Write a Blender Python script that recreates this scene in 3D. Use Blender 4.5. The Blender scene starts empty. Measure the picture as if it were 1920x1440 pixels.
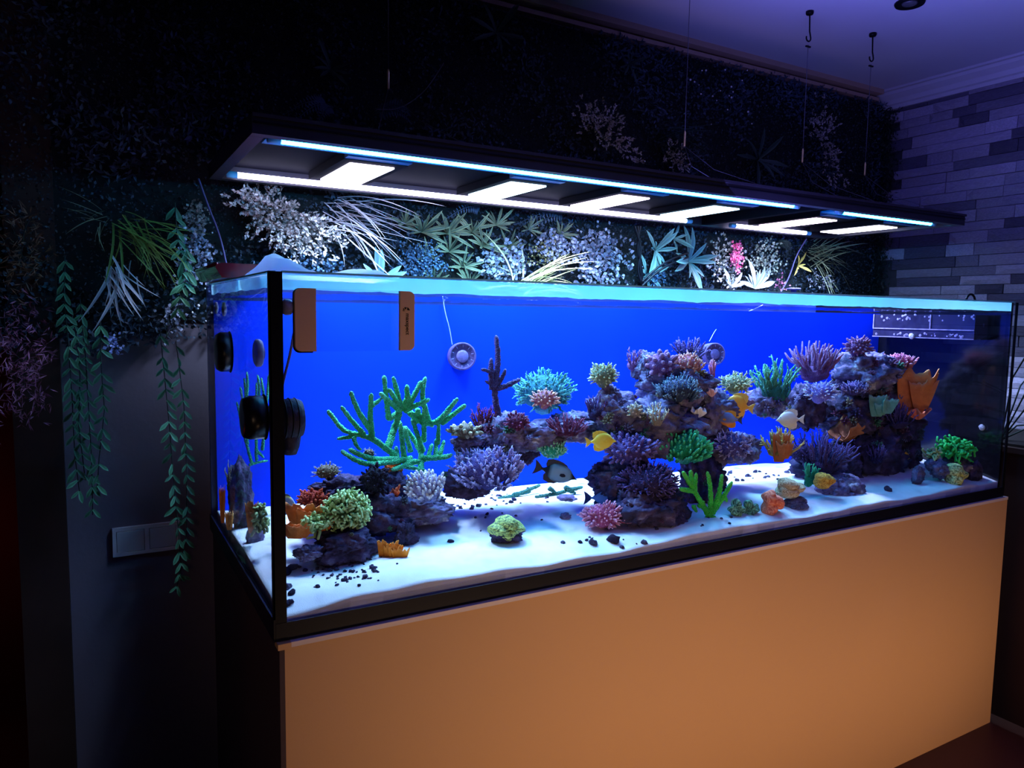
import bpy, math, random
import numpy as np
from mathutils import Vector, Matrix, noise

SC = bpy.context.scene
COL = SC.collection
RNG = random.Random(7)
NR = np.random.RandomState(11)
PI = math.pi

# ------------------------------------------------------------------ camera
FPX = 1387.0
CAM = np.array([-0.29298622, -1.40208722, 0.62839461])
YAW, PITCH, ROLL = 0.52132932, -0.09254994, 0.01514762
FW = np.array([math.sin(YAW) * math.cos(PITCH), math.cos(YAW) * math.cos(PITCH), math.sin(PITCH)])
_r = np.array([math.cos(YAW), -math.sin(YAW), 0.0])
_u = np.cross(_r, FW)
RT = _r * math.cos(ROLL) + _u * math.sin(ROLL)
UP = -_r * math.sin(ROLL) + _u * math.cos(ROLL)
cam_d = bpy.data.cameras.new('camera')
cam_d.sensor_width = 36.0
cam_d.lens = FPX * 36.0 / 1920.0
cam_d.clip_start = 0.02
cam_o = bpy.data.objects.new('camera', cam_d)
COL.objects.link(cam_o)
cam_o.matrix_world = Matrix(((RT[0], UP[0], -FW[0], CAM[0]), (RT[1], UP[1], -FW[1], CAM[1]), (RT[2], UP[2], -FW[2], CAM[2]), (0, 0, 0, 1)))
SC.camera = cam_o

# ------------------------------------------------------------------ light and exposure
SC.view_settings.view_transform = 'Standard'
SC.view_settings.look = 'None'
SC.view_settings.exposure = 0.0
SC.view_settings.gamma = 1.0
SC.view_settings.use_curve_mapping = False
w = bpy.data.worlds.new('world')
SC.world = w
w.use_nodes = True
bg = w.node_tree.nodes['Background']
bg.inputs[0].default_value = (0.30, 0.25, 1.0, 1)      # the dim violet of the rest of the room
bg.inputs[1].default_value = 0.016

SC.cycles.max_bounces = 7
SC.cycles.diffuse_bounces = 3
SC.cycles.glossy_bounces = 2
SC.cycles.transparent_max_bounces = 12
SC.cycles.caustics_reflective = False
SC.cycles.caustics_refractive = False
SC.cycles.adaptive_threshold = 0.02

LAMP = 1.0                                              # overall strength of the aquarium lamps


def area_light(name, loc, target, size, size_y, power, color, spread=180):
    d = bpy.data.lights.new(name, 'AREA')
    d.shape = 'RECTANGLE'
    d.size, d.size_y = size, size_y
    d.energy = power
    d.color = color
    d.spread = math.radians(spread)
    o = bpy.data.objects.new(name, d)
    COL.objects.link(o)
    o.location = loc
    o.rotation_euler = (Vector(target) - Vector(loc)).to_track_quat('-Z', 'Y').to_euler()
    return o


area_light('warm_cabinet_fill', (1.6, -1.2, -0.80), (1.45, 0, -0.42), 2.4, 0.12, 3.9, (1.0, 0.62, 0.36), 90)  # added low fill standing for the room's warm light on the cabinet front
area_light('warm_upper_fill', (-0.75, -2.9, 0.10), (0.95, 0, -0.02), 0.4, 0.4, 1.6, (1.0, 0.66, 0.42), 42)  # second warm fill, added to brighten the upper front and the gold ends
area_light('violet_ceiling_fill', (1.25, -0.45, 0.98), (1.75, -0.6, 1.70), 1.8, 0.5, 20.0, (0.20, 0.20, 1.0), 130)  # unseen fill added to tint the ceiling and stone wall violet

# ------------------------------------------------------------------ helpers
def ray(px, py):
    return FW + RT * (px - 960) / FPX - UP * (py - 720) / FPX


def at(px, py, y=None, z=None, x=None):
    d = ray(px, py)
    if y is not None:
        t = (y - CAM[1]) / d[1]
    elif z is not None:
        t = (z - CAM[2]) / d[2]
    else:
        t = (x - CAM[0]) / d[0]
    return CAM + d * t


def scale_at(P):
    return float((np.asarray(P) - CAM) @ FW) / FPX


def lin(c):
    return tuple((v / 12.92 if v <= 0.04045 else ((v + 0.055) / 1.055) ** 2.4) for v in c)


def rgb(r, g, b):
    return lin((r / 255, g / 255, b / 255))


class MB:
    """collects shapes, builds one mesh object"""

    def __init__(self):
        self.v, self.f, self.t, self.n = [], [], [], 0

    def add(self, verts, faces, tip=0.0):
        verts = np.asarray(verts, float).reshape(-1, 3)
        self.v.append(verts)
        o = self.n
        self.f.extend([tuple(i + o for i in f) for f in faces])
        self.t.append(np.broadcast_to(np.asarray(tip, float), (len(verts),)))
        self.n += len(verts)
        return self

    def box(self, a, b):
        (x0, y0, z0), (x1, y1, z1) = a, b
        v = [(x0, y0, z0), (x1, y0, z0), (x1, y1, z0), (x0, y1, z0), (x0, y0, z1), (x1, y0, z1), (x1, y1, z1), (x0, y1, z1)]
        return self.add(v, [(0, 3, 2, 1), (4, 5, 6, 7), (0, 1, 5, 4), (1, 2, 6, 5), (2, 3, 7, 6), (3, 0, 4, 7)])

    def tube(self, pts, rad, sides=6, tips=None, cap=True, lump=0.0):
        pts = np.asarray(pts, float)
        k = len(pts)
        rad = np.broadcast_to(np.asarray(rad, float), (k,))
        tips = np.zeros(k) if tips is None else np.asarray(tips, float)
        tang = np.gradient(pts, axis=0)
        tang /= np.linalg.norm(tang, axis=1)[:, None] + 1e-12
        ref = np.array([0.31, 0.87, 0.39]) if abs(tang[0] @ np.array([0.31, 0.87, 0.39])) < 0.85 else np.array([0.9, 0.1, -0.4])
        n1 = np.cross(tang, ref)
        n1 /= np.linalg.norm(n1, axis=1)[:, None] + 1e-12
        n2 = np.cross(tang, n1)
        a = np.arange(sides) * 2 * PI / sides
        ring = n1[:, None, :] * np.cos(a)[None, :, None] + n2[:, None, :] * np.sin(a)[None, :, None]
        rr = rad[:, None] * (1 + (NR.uniform(-lump, lump, (k, sides)) if lump else 0))
        v = pts[:, None, :] + ring * rr[:, :, None]
        v = v.reshape(-1, 3)
        tt = np.repeat(tips, sides)
        f = []
        for i in range(k - 1):
            for j in range(sides):
                j2 = (j + 1) % sides
                f.append((i * sides + j, i * sides + j2, (i + 1) * sides + j2, (i + 1) * sides + j))
        if cap:
            end = pts[-1] + tang[-1] * rad[-1] * 0.8
            st = pts[0] - tang[0] * rad[0] * 0.3
            v = np.vstack([v, end, st])
            tt = np.append(tt, [tips[-1], tips[0]])
            e, s = k * sides, k * sides + 1
            for j in range(sides):
                j2 = (j + 1) % sides
                f.append(((k - 1) * sides + j, (k - 1) * sides + j2, e))
                f.append((j2, j, s))
        return self.add(v, f, tt)

    def lathe(self, prof, origin=(0, 0, 0), axis=(0, 0, 1), sides=24, tip=0.0):
        """prof: (radius, height) pairs along axis"""
        ax = Vector(axis).normalized()
        q = Vector((0, 0, 1)).rotation_difference(ax).to_matrix()
        q = np.array(q)
        v = []
        for r, h in prof:
            for j in range(sides):
                a = 2 * PI * j / sides
                v.append((r * math.cos(a), r * math.sin(a), h))
        v = np.array(v) @ q.T + np.array(origin)
        f = []
        for i in range(len(prof) - 1):
            for j in range(sides):
                j2 = (j + 1) % sides
                f.append((i * sides + j, i * sides + j2, (i + 1) * sides + j2, (i + 1) * sides + j))
        f.append(tuple(range(sides))[::-1])
        f.append(tuple((len(prof) - 1) * sides + j for j in range(sides)))
        return self.add(v, f, tip)

    def prism(self, poly, y0, y1):
        """poly in x,z extruded along y"""
        n = len(poly)
        v = [(x, y0, z) for x, z in poly] + [(x, y1, z) for x, z in poly]
        f = [tuple(range(n)), tuple(range(2 * n - 1, n - 1, -1))]
        f += [(i, i + n, (i + 1) % n + n, (i + 1) % n) for i in range(n)]
        return self.add(v, f)

    def mesh(self, name, mat=None, smooth=True, origin=None):
        v = np.vstack(self.v)
        if origin is not None:
            v = v - np.asarray(origin, float)
        me = bpy.data.meshes.new(name)
        me.from_pydata(v.tolist(), [], self.f)
        t = np.concatenate(self.t)
        if t.any():
            at_ = me.attributes.new('tip', 'FLOAT', 'POINT')
            at_.data.foreach_set('value', t.astype(np.float32))
        if smooth:
            me.polygons.foreach_set('use_smooth', np.ones(len(me.polygons), bool))
        if mat is not None:
            me.materials.append(mat)
        return me

    def build(self, name, mat, parent=None, smooth=True, base=None):
        """one mesh object; coordinates given in world space"""
        if parent is not None:
            org = np.array(WLOC[parent.name])
            me = self.mesh(name, mat, smooth, org)
            o = bpy.data.objects.new(name, me)
            COL.objects.link(o)
            o.parent = parent
            WLOC[o.name] = tuple(org)
        else:
            if base is None:
                v = np.vstack(self.v)
                base = ((v[:, 0].min() + v[:, 0].max()) / 2, (v[:, 1].min() + v[:, 1].max()) / 2, v[:, 2].min())
            me = self.mesh(name, mat, smooth, base)
            o = bpy.data.objects.new(name, me)
            COL.objects.link(o)
            o.location = tuple(base)
            WLOC[o.name] = tuple(base)
        return o


WLOC = {}


def tag(o, label=None, cat=None, group=None, kind=None):
    if label:
        o['label'] = label
    if cat:
        o['category'] = cat
    if group:
        o['group'] = group
    if kind:
        o['kind'] = kind
    return o


def thing(name, label, cat, loc, group=None):
    o = bpy.data.objects.new(name, None)
    o.empty_display_size = 0.02
    COL.objects.link(o)
    o.location = tuple(float(a) for a in loc)
    WLOC[o.name] = tuple(float(a) for a in loc)
    return tag(o, label, cat, group)


def part(name, me, parent, mtx):
    """a part that shares mesh data; mtx local to the parent"""
    o = bpy.data.objects.new(name, me)
    COL.objects.link(o)
    o.parent = parent
    o.matrix_local = mtx
    return o


def struct(name, mb, mat, smooth=False, label=None, base=(0, 0, 0), kind='structure'):
    o = mb.build(name, mat, None, smooth, base)
    return tag(o, label, None, None, kind)


# ------------------------------------------------------------------ materials
MATS = {}
BVH = []


def mat(name, col, rough=0.6, tip=None, var=0.2, vscale=40.0, bump=0.0, bscale=250.0, spec=0.3, metal=0.0, emit=None, estr=0.0, kind='noise', coat=0.0, rnd=0.0, speck=None, patches=None):
    if name in MATS:
        return MATS[name]
    m = bpy.data.materials.new(name)
    m.use_nodes = True
    nt = m.node_tree
    N, L = nt.nodes, nt.links
    p = N['Principled BSDF']
    p.inputs['Roughness'].default_value = rough
    p.inputs['Specular IOR Level'].default_value = spec
    p.inputs['Metallic'].default_value = metal
    p.inputs['Coat Weight'].default_value = coat
    tc = N.new('ShaderNodeTexCoord')
    nz = N.new('ShaderNodeTexNoise')
    nz.inputs['Scale'].default_value = vscale
    nz.inputs['Detail'].default_value = 3
    L.new(tc.outputs['Object'], nz.inputs['Vector'])
    mx = N.new('ShaderNodeMix')
    mx.data_type = 'RGBA'
    lo = [max(0, c * (1 - var)) for c in col]
    hi = [min(1, c * (1 + var) + var * 0.015) for c in col]
    mx.inputs[6].default_value = (*lo, 1)
    mx.inputs[7].default_value = (*hi, 1)
    L.new(nz.outputs['Fac'], mx.inputs[0])
    out = mx.outputs[2]
    if tip is not None:
        an = N.new('ShaderNodeAttribute')
        an.attribute_name = 'tip'
        m2 = N.new('ShaderNodeMix')
        m2.data_type = 'RGBA'
        L.new(an.outputs['Fac'], m2.inputs[0])
        L.new(out, m2.inputs[6])
        m2.inputs[7].default_value = (*tip, 1)
        out = m2.outputs[2]
    if patches is not None:
        pn = N.new('ShaderNodeTexNoise')
        pn.inputs['Scale'].default_value = patches[0]
        pn.inputs['Detail'].default_value = 5
        L.new(tc.outputs['Object'], pn.inputs['Vector'])
        cr = N.new('ShaderNodeValToRGB')
        for k, (pos, cc) in enumerate(patches[1]):
            el = cr.color_ramp.elements[k] if k < 2 else cr.color_ramp.elements.new(pos)
            el.position = pos
            el.color = (*rgb(*cc), 1)
        L.new(pn.outputs['Fac'], cr.inputs[0])
        m3 = N.new('ShaderNodeMix')
        m3.data_type = 'RGBA'
        m3.inputs[0].default_value = patches[2]
        L.new(out, m3.inputs[6])
        L.new(cr.outputs[0], m3.inputs[7])
        out = m3.outputs[2]
    if speck is not None:
        vs = N.new('ShaderNodeTexVoronoi')
        vs.inputs['Scale'].default_value = speck[0]
        L.new(tc.outputs['Object'], vs.inputs['Vector'])
        ms = N.new('ShaderNodeMapRange')
        ms.inputs[1].default_value = 0.34
        ms.inputs[2].default_value = 0.10
        ms.inputs[4].default_value = speck[1]
        L.new(vs.outputs['Distance'], ms.inputs[0])
        m4 = N.new('ShaderNodeMix')
        m4.data_type = 'RGBA'
        L.new(ms.outputs[0], m4.inputs[0])
        L.new(out, m4.inputs[6])
        m4.inputs[7].default_value = (*speck[2], 1)
        out = m4.outputs[2]
    if rnd:
        oi = N.new('ShaderNodeObjectInfo')
        hv = N.new('ShaderNodeHueSaturation')
        mr = N.new('ShaderNodeMapRange')
        mr.inputs[3].default_value = 1 - rnd
        mr.inputs[4].default_value = 1 + rnd
        L.new(oi.outputs['Random'], mr.inputs[0])
        L.new(mr.outputs[0], hv.inputs['Value'])
        L.new(out, hv.inputs['Color'])
        out = hv.outputs['Color']
    L.new(out, p.inputs['Base Color'])
    if bump:
        if kind == 'voronoi':
            bt = N.new('ShaderNodeTexVoronoi')
            o_ = bt.outputs['Distance']
        else:
            bt = N.new('ShaderNodeTexNoise')
            bt.inputs['Detail'].default_value = 4
            o_ = bt.outputs['Fac']
        bt.inputs['Scale'].default_value = bscale
        L.new(tc.outputs['Object'], bt.inputs['Vector'])
        bp = N.new('ShaderNodeBump')
        bp.inputs['Strength'].default_value = bump
        bp.inputs['Distance'].default_value = 0.004
        if kind == 'voronoi':
            bp.invert = True
        L.new(o_, bp.inputs['Height'])
        L.new(bp.outputs[0], p.inputs['Normal'])
    if emit is not None:
        p.inputs['Emission Color'].default_value = (*emit, 1)
        p.inputs['Emission Strength'].default_value = estr
    MATS[name] = m
    return m


def pane_mat(name, tint=(0.97, 0.985, 1.0), base=0.02, top=0.5, power=4.0, wave=None):
    """thin clear sheet: see-through, with a reflection that grows at glancing angles"""
    m = bpy.data.materials.new(name)
    m.use_nodes = True
    N, L = m.node_tree.nodes, m.node_tree.links
    N.remove(N['Principled BSDF'])
    tr = N.new('ShaderNodeBsdfTransparent')
    tr.inputs[0].default_value = (*tint, 1)
    gl = N.new('ShaderNodeBsdfGlossy')
    gl.inputs['Roughness'].default_value = 0.02
    lw = N.new('ShaderNodeLayerWeight')
    lw.inputs[0].default_value = 0.5
    pw = N.new('ShaderNodeMath')
    pw.operation = 'POWER'
    pw.inputs[1].default_value = power
    ma = N.new('ShaderNodeMath')
    ma.operation = 'MULTIPLY_ADD'
    ma.inputs[1].default_value = top
    ma.inputs[2].default_value = base
    L.new(lw.outputs['Facing'], pw.inputs[0])
    L.new(pw.outputs[0], ma.inputs[0])
    mx = N.new('ShaderNodeMixShader')
    L.new(ma.outputs[0], mx.inputs[0])
    L.new(tr.outputs[0], mx.inputs[1])
    L.new(gl.outputs[0], mx.inputs[2])
    L.new(mx.outputs[0], N['Material Output'].inputs[0])
    if wave:
        tc = N.new('ShaderNodeTexCoord')
        nz = N.new('ShaderNodeTexNoise')
        nz.inputs['Scale'].default_value = wave
        L.new(tc.outputs['Object'], nz.inputs['Vector'])
        bp = N.new('ShaderNodeBump')
        bp.inputs['Strength'].default_value = 0.4
        bp.inputs['Distance'].default_value = 0.02
        L.new(nz.outputs['Fac'], bp.inputs['Height'])
        L.new(bp.outputs[0], gl.inputs['Normal'])
    MATS[name] = m
    return m


def emit_mat(name, col, strength):
    m = bpy.data.materials.new(name)
    m.use_nodes = True
    N, L = m.node_tree.nodes, m.node_tree.links
    N.remove(N['Principled BSDF'])
    e = N.new('ShaderNodeEmission')
    e.inputs[0].default_value = (*col, 1)
    e.inputs[1].default_value = strength
    L.new(e.outputs[0], N['Material Output'].inputs[0])
    MATS[name] = m
    return m


black_plastic = mat('black_plastic', (0.004, 0.004, 0.007), 0.4, var=0.1, spec=0.12)
black_metal = mat('black_metal', (0.022, 0.02, 0.03), 0.45, var=0.15, vscale=12)
grey_metal = mat('grey_metal', (0.12, 0.12, 0.14), 0.4, var=0.15, metal=0.4)
# ------------------------------------------------------------------ the room
L_, W_, H_ = 2.577, 0.842, 0.70
WALL_Y, STONE_X, CEIL_Z, FLOOR_Z = 1.0, 3.2, 1.757, -0.86
plaster = mat('plaster', rgb(112, 101, 110), 0.9, var=0.06, vscale=6, bump=0.15, bscale=60)
ceil_paint = mat('ceiling_paint', rgb(214, 214, 226), 0.9, var=0.04, vscale=3)
floor_wood = mat('floor_wood', rgb(80, 46, 28), 0.5, var=0.3, vscale=5)
dark_wood = mat('dark_wood', rgb(52, 34, 28), 0.6, var=0.3, vscale=8)
struct('floor', MB().box((-2.2, -2.6, FLOOR_Z - 0.05), (STONE_X, WALL_Y + 0.9, FLOOR_Z)), floor_wood, label='dark wooden floor in front of the aquarium cabinet')
struct('ceiling', MB().box((-2.2, -2.6, CEIL_Z), (STONE_X + 0.1, WALL_Y + 0.9, CEIL_Z + 0.05)), ceil_paint, label='white ceiling lit violet blue')
struct('wall_back', MB().box((-0.36, WALL_Y, FLOOR_Z), (STONE_X + 0.1, WALL_Y + 0.1, CEIL_Z)), plaster, label='plain plaster wall behind the plants and the aquarium')
# dark recess past the end of the wall, red glow also put into its colour
struct('wall_left', MB().box((-2.2, WALL_Y + 0.8, FLOOR_Z), (-0.26, WALL_Y + 0.9, CEIL_Z)), mat('recess_red_glow', rgb(92, 30, 22), 0.8, var=0.3, vscale=4), label='dark recess wall past the plaster wall with red glow put into its colour')
post = MB().box((-0.475, WALL_Y - 0.02, FLOOR_Z), (-0.361, WALL_Y + 0.1, CEIL_Z))
struct('trim_1', post, dark_wood, label='dark wooden post at the end of the plaster wall')
rl = bpy.data.lights.new('red_recess_lamp', 'POINT')
rl.energy, rl.color, rl.shadow_soft_size = 0.35, (1.0, 0.12, 0.05), 0.05
ro = bpy.data.objects.new('red_recess_lamp', rl)
ro.location = (-0.85, WALL_Y + 0.45, -0.15)
COL.objects.link(ro)

# stone wall: every stone is a piece of its own
stone_back = mat('stone_grout', rgb(70, 66, 74), 0.95)
sw = MB().box((STONE_X + 0.03, -1.2, FLOOR_Z), (STONE_X + 0.12, WALL_Y, CEIL_Z - 0.0))
wall_right = struct('wall_right', sw, stone_back, label='stone clad wall of split stone strips in greys')


def stone_mat():
    m = mat('split_stone', rgb(186, 180, 198), 0.85, var=0.5, vscale=14, bump=0.7, bscale=45)
    N, L = m.node_tree.nodes, m.node_tree.links
    p = N['Principled BSDF']
    src = p.inputs['Base Color'].links[0].from_socket
    oi = N.new('ShaderNodeObjectInfo')
    cr = N.new('ShaderNodeValToRGB')
    e = cr.color_ramp.elements
    e[0].position, e[0].color = 0.0, (0.16, 0.15, 0.18, 1)
    e[1].position, e[1].color = 1.0, (1.0, 0.98, 1.0, 1)
    a = cr.color_ramp.elements.new(0.22)
    a.color = (0.26, 0.25, 0.3, 1)
    a = cr.color_ramp.elements.new(0.32)
    a.color = (0.6, 0.58, 0.6, 1)
    a = cr.color_ramp.elements.new(0.75)
    a.color = (0.78, 0.75, 0.76, 1)
    L.new(oi.outputs['Random'], cr.inputs[0])
    mm = N.new('ShaderNodeMix')
    mm.data_type = 'RGBA'
    mm.blend_type = 'MULTIPLY'
    mm.inputs[0].default_value = 1.0
    L.new(src, mm.inputs[6])
    L.new(cr.outputs[0], mm.inputs[7])
    L.new(mm.outputs[2], p.inputs['Base Color'])
    return m


STM = stone_mat()
stone_meshes = []
for k in range(8):
    mb = MB()
    nu, nv = 5, 2
    g = []
    for i in range(nu + 1):
        for j in range(nv + 1):
            edge = i in (0, nu) or j in (0, nv)
            g.append((-(0.55 if edge else 1.0) * (0.6 + 0.5 * NR.rand()), i / nu - 0.5, j / nv - 0.5))
    f = []
    for i in range(nu):
        for j in range(nv):
            a = i * (nv + 1) + j
            f.append((a, a + 1, a + nv + 2, a + nv + 1))
    n0 = len(g)
    ring = [i * (nv + 1) for i in range(nu + 1)] + [nu * (nv + 1) + j for j in range(1, nv + 1)] + [i * (nv + 1) + nv for i in range(nu - 1, -1, -1)] + [j for j in range(nv - 1, 0, -1)]
    back = [(1.2, g[i][1], g[i][2]) for i in ring]
    g += back
    m_ = len(ring)
    for i in range(m_):
        f.append((ring[i], ring[(i + 1) % m_], n0 + (i + 1) % m_, n0 + i))
    mb.add(g, f)
    stone_meshes.append(mb.mesh('stone', STM, smooth=False))
zz = 0.10
row = 0
while zz < CEIL_Z - 0.03:
    hh = RNG.choice((0.042, 0.047, 0.05, 0.055))
    hh = min(hh, CEIL_Z - zz)
    yy = WALL_Y + 0.02 - RNG.random() * 0.15
    while yy > -0.45:
        ln = RNG.choice((0.12, 0.17, 0.22, 0.28, 0.34)) * RNG.uniform(0.85, 1.15)
        o = bpy.data.objects.new('stone', RNG.choice(stone_meshes))
        COL.objects.link(o)
        o.parent = wall_right
        o.location = (STONE_X + 0.02, yy - ln / 2, zz + hh / 2)
        o.scale = (RNG.uniform(0.008, 0.02), ln - 0.003, (hh - 0.0025) * RNG.choice((1, -1)))
        if o.scale[2] < 0:
            o.rotation_euler = (0, 0, 0)
            o.scale = (o.scale[0], o.scale[1], -o.scale[2])
        yy -= ln
    zz += hh
    row += 1
# cornice over the stone wall, moulding over the plant wall
white_trim = mat('white_trim', rgb(205, 202, 208), 0.6, var=0.03)
cx = STONE_X + 0.03
corn = MB()
prof = [(cx, CEIL_Z - 0.085), (cx - 0.03, CEIL_Z - 0.085), (cx - 0.034, CEIL_Z - 0.07), (cx - 0.045, CEIL_Z - 0.065), (cx - 0.05, CEIL_Z - 0.045), (cx - 0.075, CEIL_Z - 0.025), (cx - 0.08, CEIL_Z - 0.012), (cx - 0.095, CEIL_Z - 0.01), (cx - 0.095, CEIL_Z), (cx, CEIL_Z)]
corn.prism(prof, -1.2, WALL_Y)
struct('trim_2', corn, white_trim, label='stepped white cornice between stone wall and ceiling')
rail = MB()
rail.prism([(0.25, CEIL_Z - 0.022), (STONE_X - 0.07, CEIL_Z - 0.022), (STONE_X - 0.07, CEIL_Z), (0.25, CEIL_Z)], WALL_Y - 0.055, WALL_Y)
rail.prism([(0.25, CEIL_Z - 0.05), (STONE_X - 0.07, CEIL_Z - 0.05), (STONE_X - 0.07, CEIL_Z - 0.034), (0.25, CEIL_Z - 0.034)], WALL_Y - 0.03, WALL_Y)
struct('trim_3', rail, mat('rail_beige', rgb(190, 160, 140), 0.6, var=0.05), label='pale moulding along the ceiling above the plant wall')

# ------------------------------------------------------------------ cabinet
cab = thing('aquarium_cabinet', 'tan fronted cabinet carrying the large aquarium', 'cabinet', (L_ / 2, 0.4, FLOOR_Z))
tan = mat('tan_lacquer', rgb(206, 160, 112), 0.55, var=0.03, vscale=3, bump=0.05, bscale=300, spec=0.25)
cab_side = mat('cabinet_side', rgb(72, 56, 60), 0.7, var=0.1)
MB().box((0.014, -0.012, FLOOR_Z), (L_ + 0.012, 0.004, -0.011)).build('front_panel', tan, cab, False)
MB().box((0.004, -0.014, -0.0105), (L_ + 0.012, 0.014, -0.0005)).build('top_edge', mat('pale_edging', rgb(214, 196, 190), 0.45, var=0.03), cab, False)
MB().box((0.004, -0.013, FLOOR_Z), (0.0138, W_, -0.011)).build('side_panel', cab_side, cab, False)
MB().box((L_ - 0.002, 0.005, FLOOR_Z), (L_ + 0.012, W_, -0.011)).build('side_panel', cab_side, cab, False)
MB().box((0.015, 0.0145, -0.02), (L_ - 0.003, W_, -0.0005)).build('top_board', dark_wood, cab, False)
MB().box((0.001, -0.016, -0.012), (0.026, 0.012, -0.0003)).build('corner_block', tan, cab, False)

# ------------------------------------------------------------------ aquarium
T = 0.012
glass = pane_mat('tank_glass')
tank = thing('aquarium_tank', 'long rimless glass aquarium with black silicone seams', 'aquarium', (L_ / 2, W_ / 2, 0.0))
lit_edge = mat('lit_glass_edge', (0.30, 0.86, 0.84), 0.25, var=0.12, vscale=9, spec=0.5)  # opaque cyan: light carried inside the glass is put into the colour
MB().box((0.0, 0.0, 0.003), (L_, T, H_)).build('front_pane', glass, tank, False)
MB().box((0.0, T, 0.003), (T, W_ - T, H_)).build('side_pane', glass, tank, False)
MB().box((L_ - T, T, 0.003), (L_, W_ - T, H_)).build('side_pane', mat('darkened_pane', (0.004, 0.004, 0.008), 0.12, var=0.2, spec=0.5), tank, False)  # clear pane made opaque black; the dark outside is put into its colour
MB().box((0.0, W_ - T, 0.003), (L_, W_, H_)).build('back_pane', mat('back_film', (0.01, 0.02, 0.1), 0.3), tank, False)
MB().box((T, T, 0.003), (L_ - T, W_ - T, 0.012)).build('bottom_pane', black_plastic, tank, False)
trim = MB().box((0.0, -0.004, 0.001), (L_, -0.0005, 0.036))
trim.box((-0.004, -0.004, 0.001), (-0.0005, W_, 0.045))
trim.build('bottom_trim', mat('black_gloss', (0.002, 0.002, 0.008), 0.4, var=0.1, spec=0.15), tank, False)
sil = MB().box((-0.003, -0.003, 0.02), (0.021, -0.0004, H_ + 0.002))
sil.box((-0.003, -0.003, 0.02), (-0.0004, 0.012, H_ + 0.002))
sil.build('corner_seam', black_plastic, tank, False)
MB().box((L_ - 0.012, -0.003, 0.02), (L_ + 0.003, -0.0004, H_)).build('corner_seam', black_plastic, tank, False)
# added translucent strips; their cyan colour stands for light glowing in the glass rim
glow_m = bpy.data.materials.new('rim_glow')
glow_m.use_nodes = True
fN, fL = glow_m.node_tree.nodes, glow_m.node_tree.links
fN.remove(fN['Principled BSDF'])
ft = fN.new('ShaderNodeBsdfTranslucent')
ft.inputs[0].default_value = (0.5, 1.0, 1.0, 1)
ftr = fN.new('ShaderNodeBsdfTransparent')
fmx = fN.new('ShaderNodeMixShader')
fnz = fN.new('ShaderNodeTexNoise')
fnz.inputs['Scale'].default_value = 7
ftc = fN.new('ShaderNodeTexCoord')
fmp = fN.new('ShaderNodeMapRange')
fmp.inputs[3].default_value = 0.65
fmp.inputs[4].default_value = 1.0
fL.new(ftc.outputs['Object'], fnz.inputs['Vector'])
fL.new(fnz.outputs['Fac'], fmp.inputs[0])
fL.new(fmp.outputs[0], fmx.inputs[0])
fL.new(ftr.outputs[0], fmx.inputs[1])
fL.new(ft.outputs[0], fmx.inputs[2])
fL.new(fmx.outputs[0], fN['Material Output'].inputs[0])
st_ = MB()
sx_ = np.linspace(0.022, L_ - T, 160)
lowz = [H_ - 0.030 + 0.004 * noise.noise(Vector((x * 9, 0, 2))) + 0.002 * noise.noise(Vector((x * 40, 0, 2))) for x in sx_]
st_.add([(x, T + 0.0006, H_ - 0.0005) for x in sx_] + [(x, T + 0.0006, z) for x, z in zip(sx_, lowz)], [(i, i + 1, i + 161, i + 160) for i in range(159)])
st_.build('rim_glow_strip', glow_m, tank, False)
st_ = MB()
sy_ = np.linspace(T + 0.003, W_ - T - 0.003, 60)
st_.add([(T + 0.0006, y, H_ - 0.0005) for y in sy_] + [(T + 0.0006, y, H_ - 0.026 + 0.004 * noise.noise(Vector((y * 12, 5, 2)))) for y in sy_], [(i, i + 1, i + 61, i + 60) for i in range(59)])
st_.build('rim_glow_strip', glow_m, tank, False)
MB().box((0.022, 0.0, H_ + 0.0005), (L_ - T, T, H_ + 0.004)).build('polished_edge', lit_edge, tank, False)
MB().box((0.0, T, H_ + 0.0005), (T, W_ - T, H_ + 0.004)).build('polished_edge', lit_edge, tank, False)


def back_y(x):
    return 0.815 - 0.118 * x


bd = MB()
x0, x1 = T + 0.003, L_ - T - 0.004
bd.add([(x0, back_y(x0), 0.013), (x1, back_y(x1), 0.013), (x1, back_y(x1), 0.658), (x0, back_y(x0), 0.658), (x0, back_y(x0) + 0.006, 0.013), (x1, back_y(x1) + 0.006, 0.013), (x1, back_y(x1) + 0.006, 0.658), (x0, back_y(x0) + 0.006, 0.658)],
       [(0, 1, 2, 3), (7, 6, 5, 4), (0, 4, 5, 1), (1, 5, 6, 2), (2, 6, 7, 3), (3, 7, 4, 0)])
bdo = bd.build('background_panel', mat('deep_blue_panel', (0.0, 0.036, 0.80), 0.75, var=0.05, vscale=5, spec=0.1), None, False)
tag(bdo, 'plain deep blue panel closing the rear of the aquarium', 'panel')

# water surface with ripples
wm = MB()
nx, ny = 120, 24
WZ = 0.664
g = []
for i in range(nx + 1):
    for j in range(ny + 1):
        X = T + 0.002 + (L_ - 2 * T - 0.004) * i / nx
        Y = T + 0.002 + (W_ - 2 * T - 0.004) * j / ny
        g.append((X, Y, WZ + 0.0028 * noise.noise(Vector((X * 14, Y * 14, 0.3)))))
wm.add(g, [(i * (ny + 1) + j, (i + 1) * (ny + 1) + j, (i + 1) * (ny + 1) + j + 1, i * (ny + 1) + j + 1) for i in range(nx) for j in range(ny)])
wo = wm.build('water_surface', pane_mat('water', (0.90, 0.97, 1.0), 0.02, 0.8, 5.0), None, True)
tag(wo, 'rippled clear water surface just under the aquarium rim', 'water', kind='stuff')

# sand bed
sand_m = mat('white_sand', (0.80, 0.80, 0.80), 0.95, var=0.12, vscale=30, bump=0.25, bscale=400, tip=(0.03, 0.036, 0.09), spec=0.1)


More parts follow.
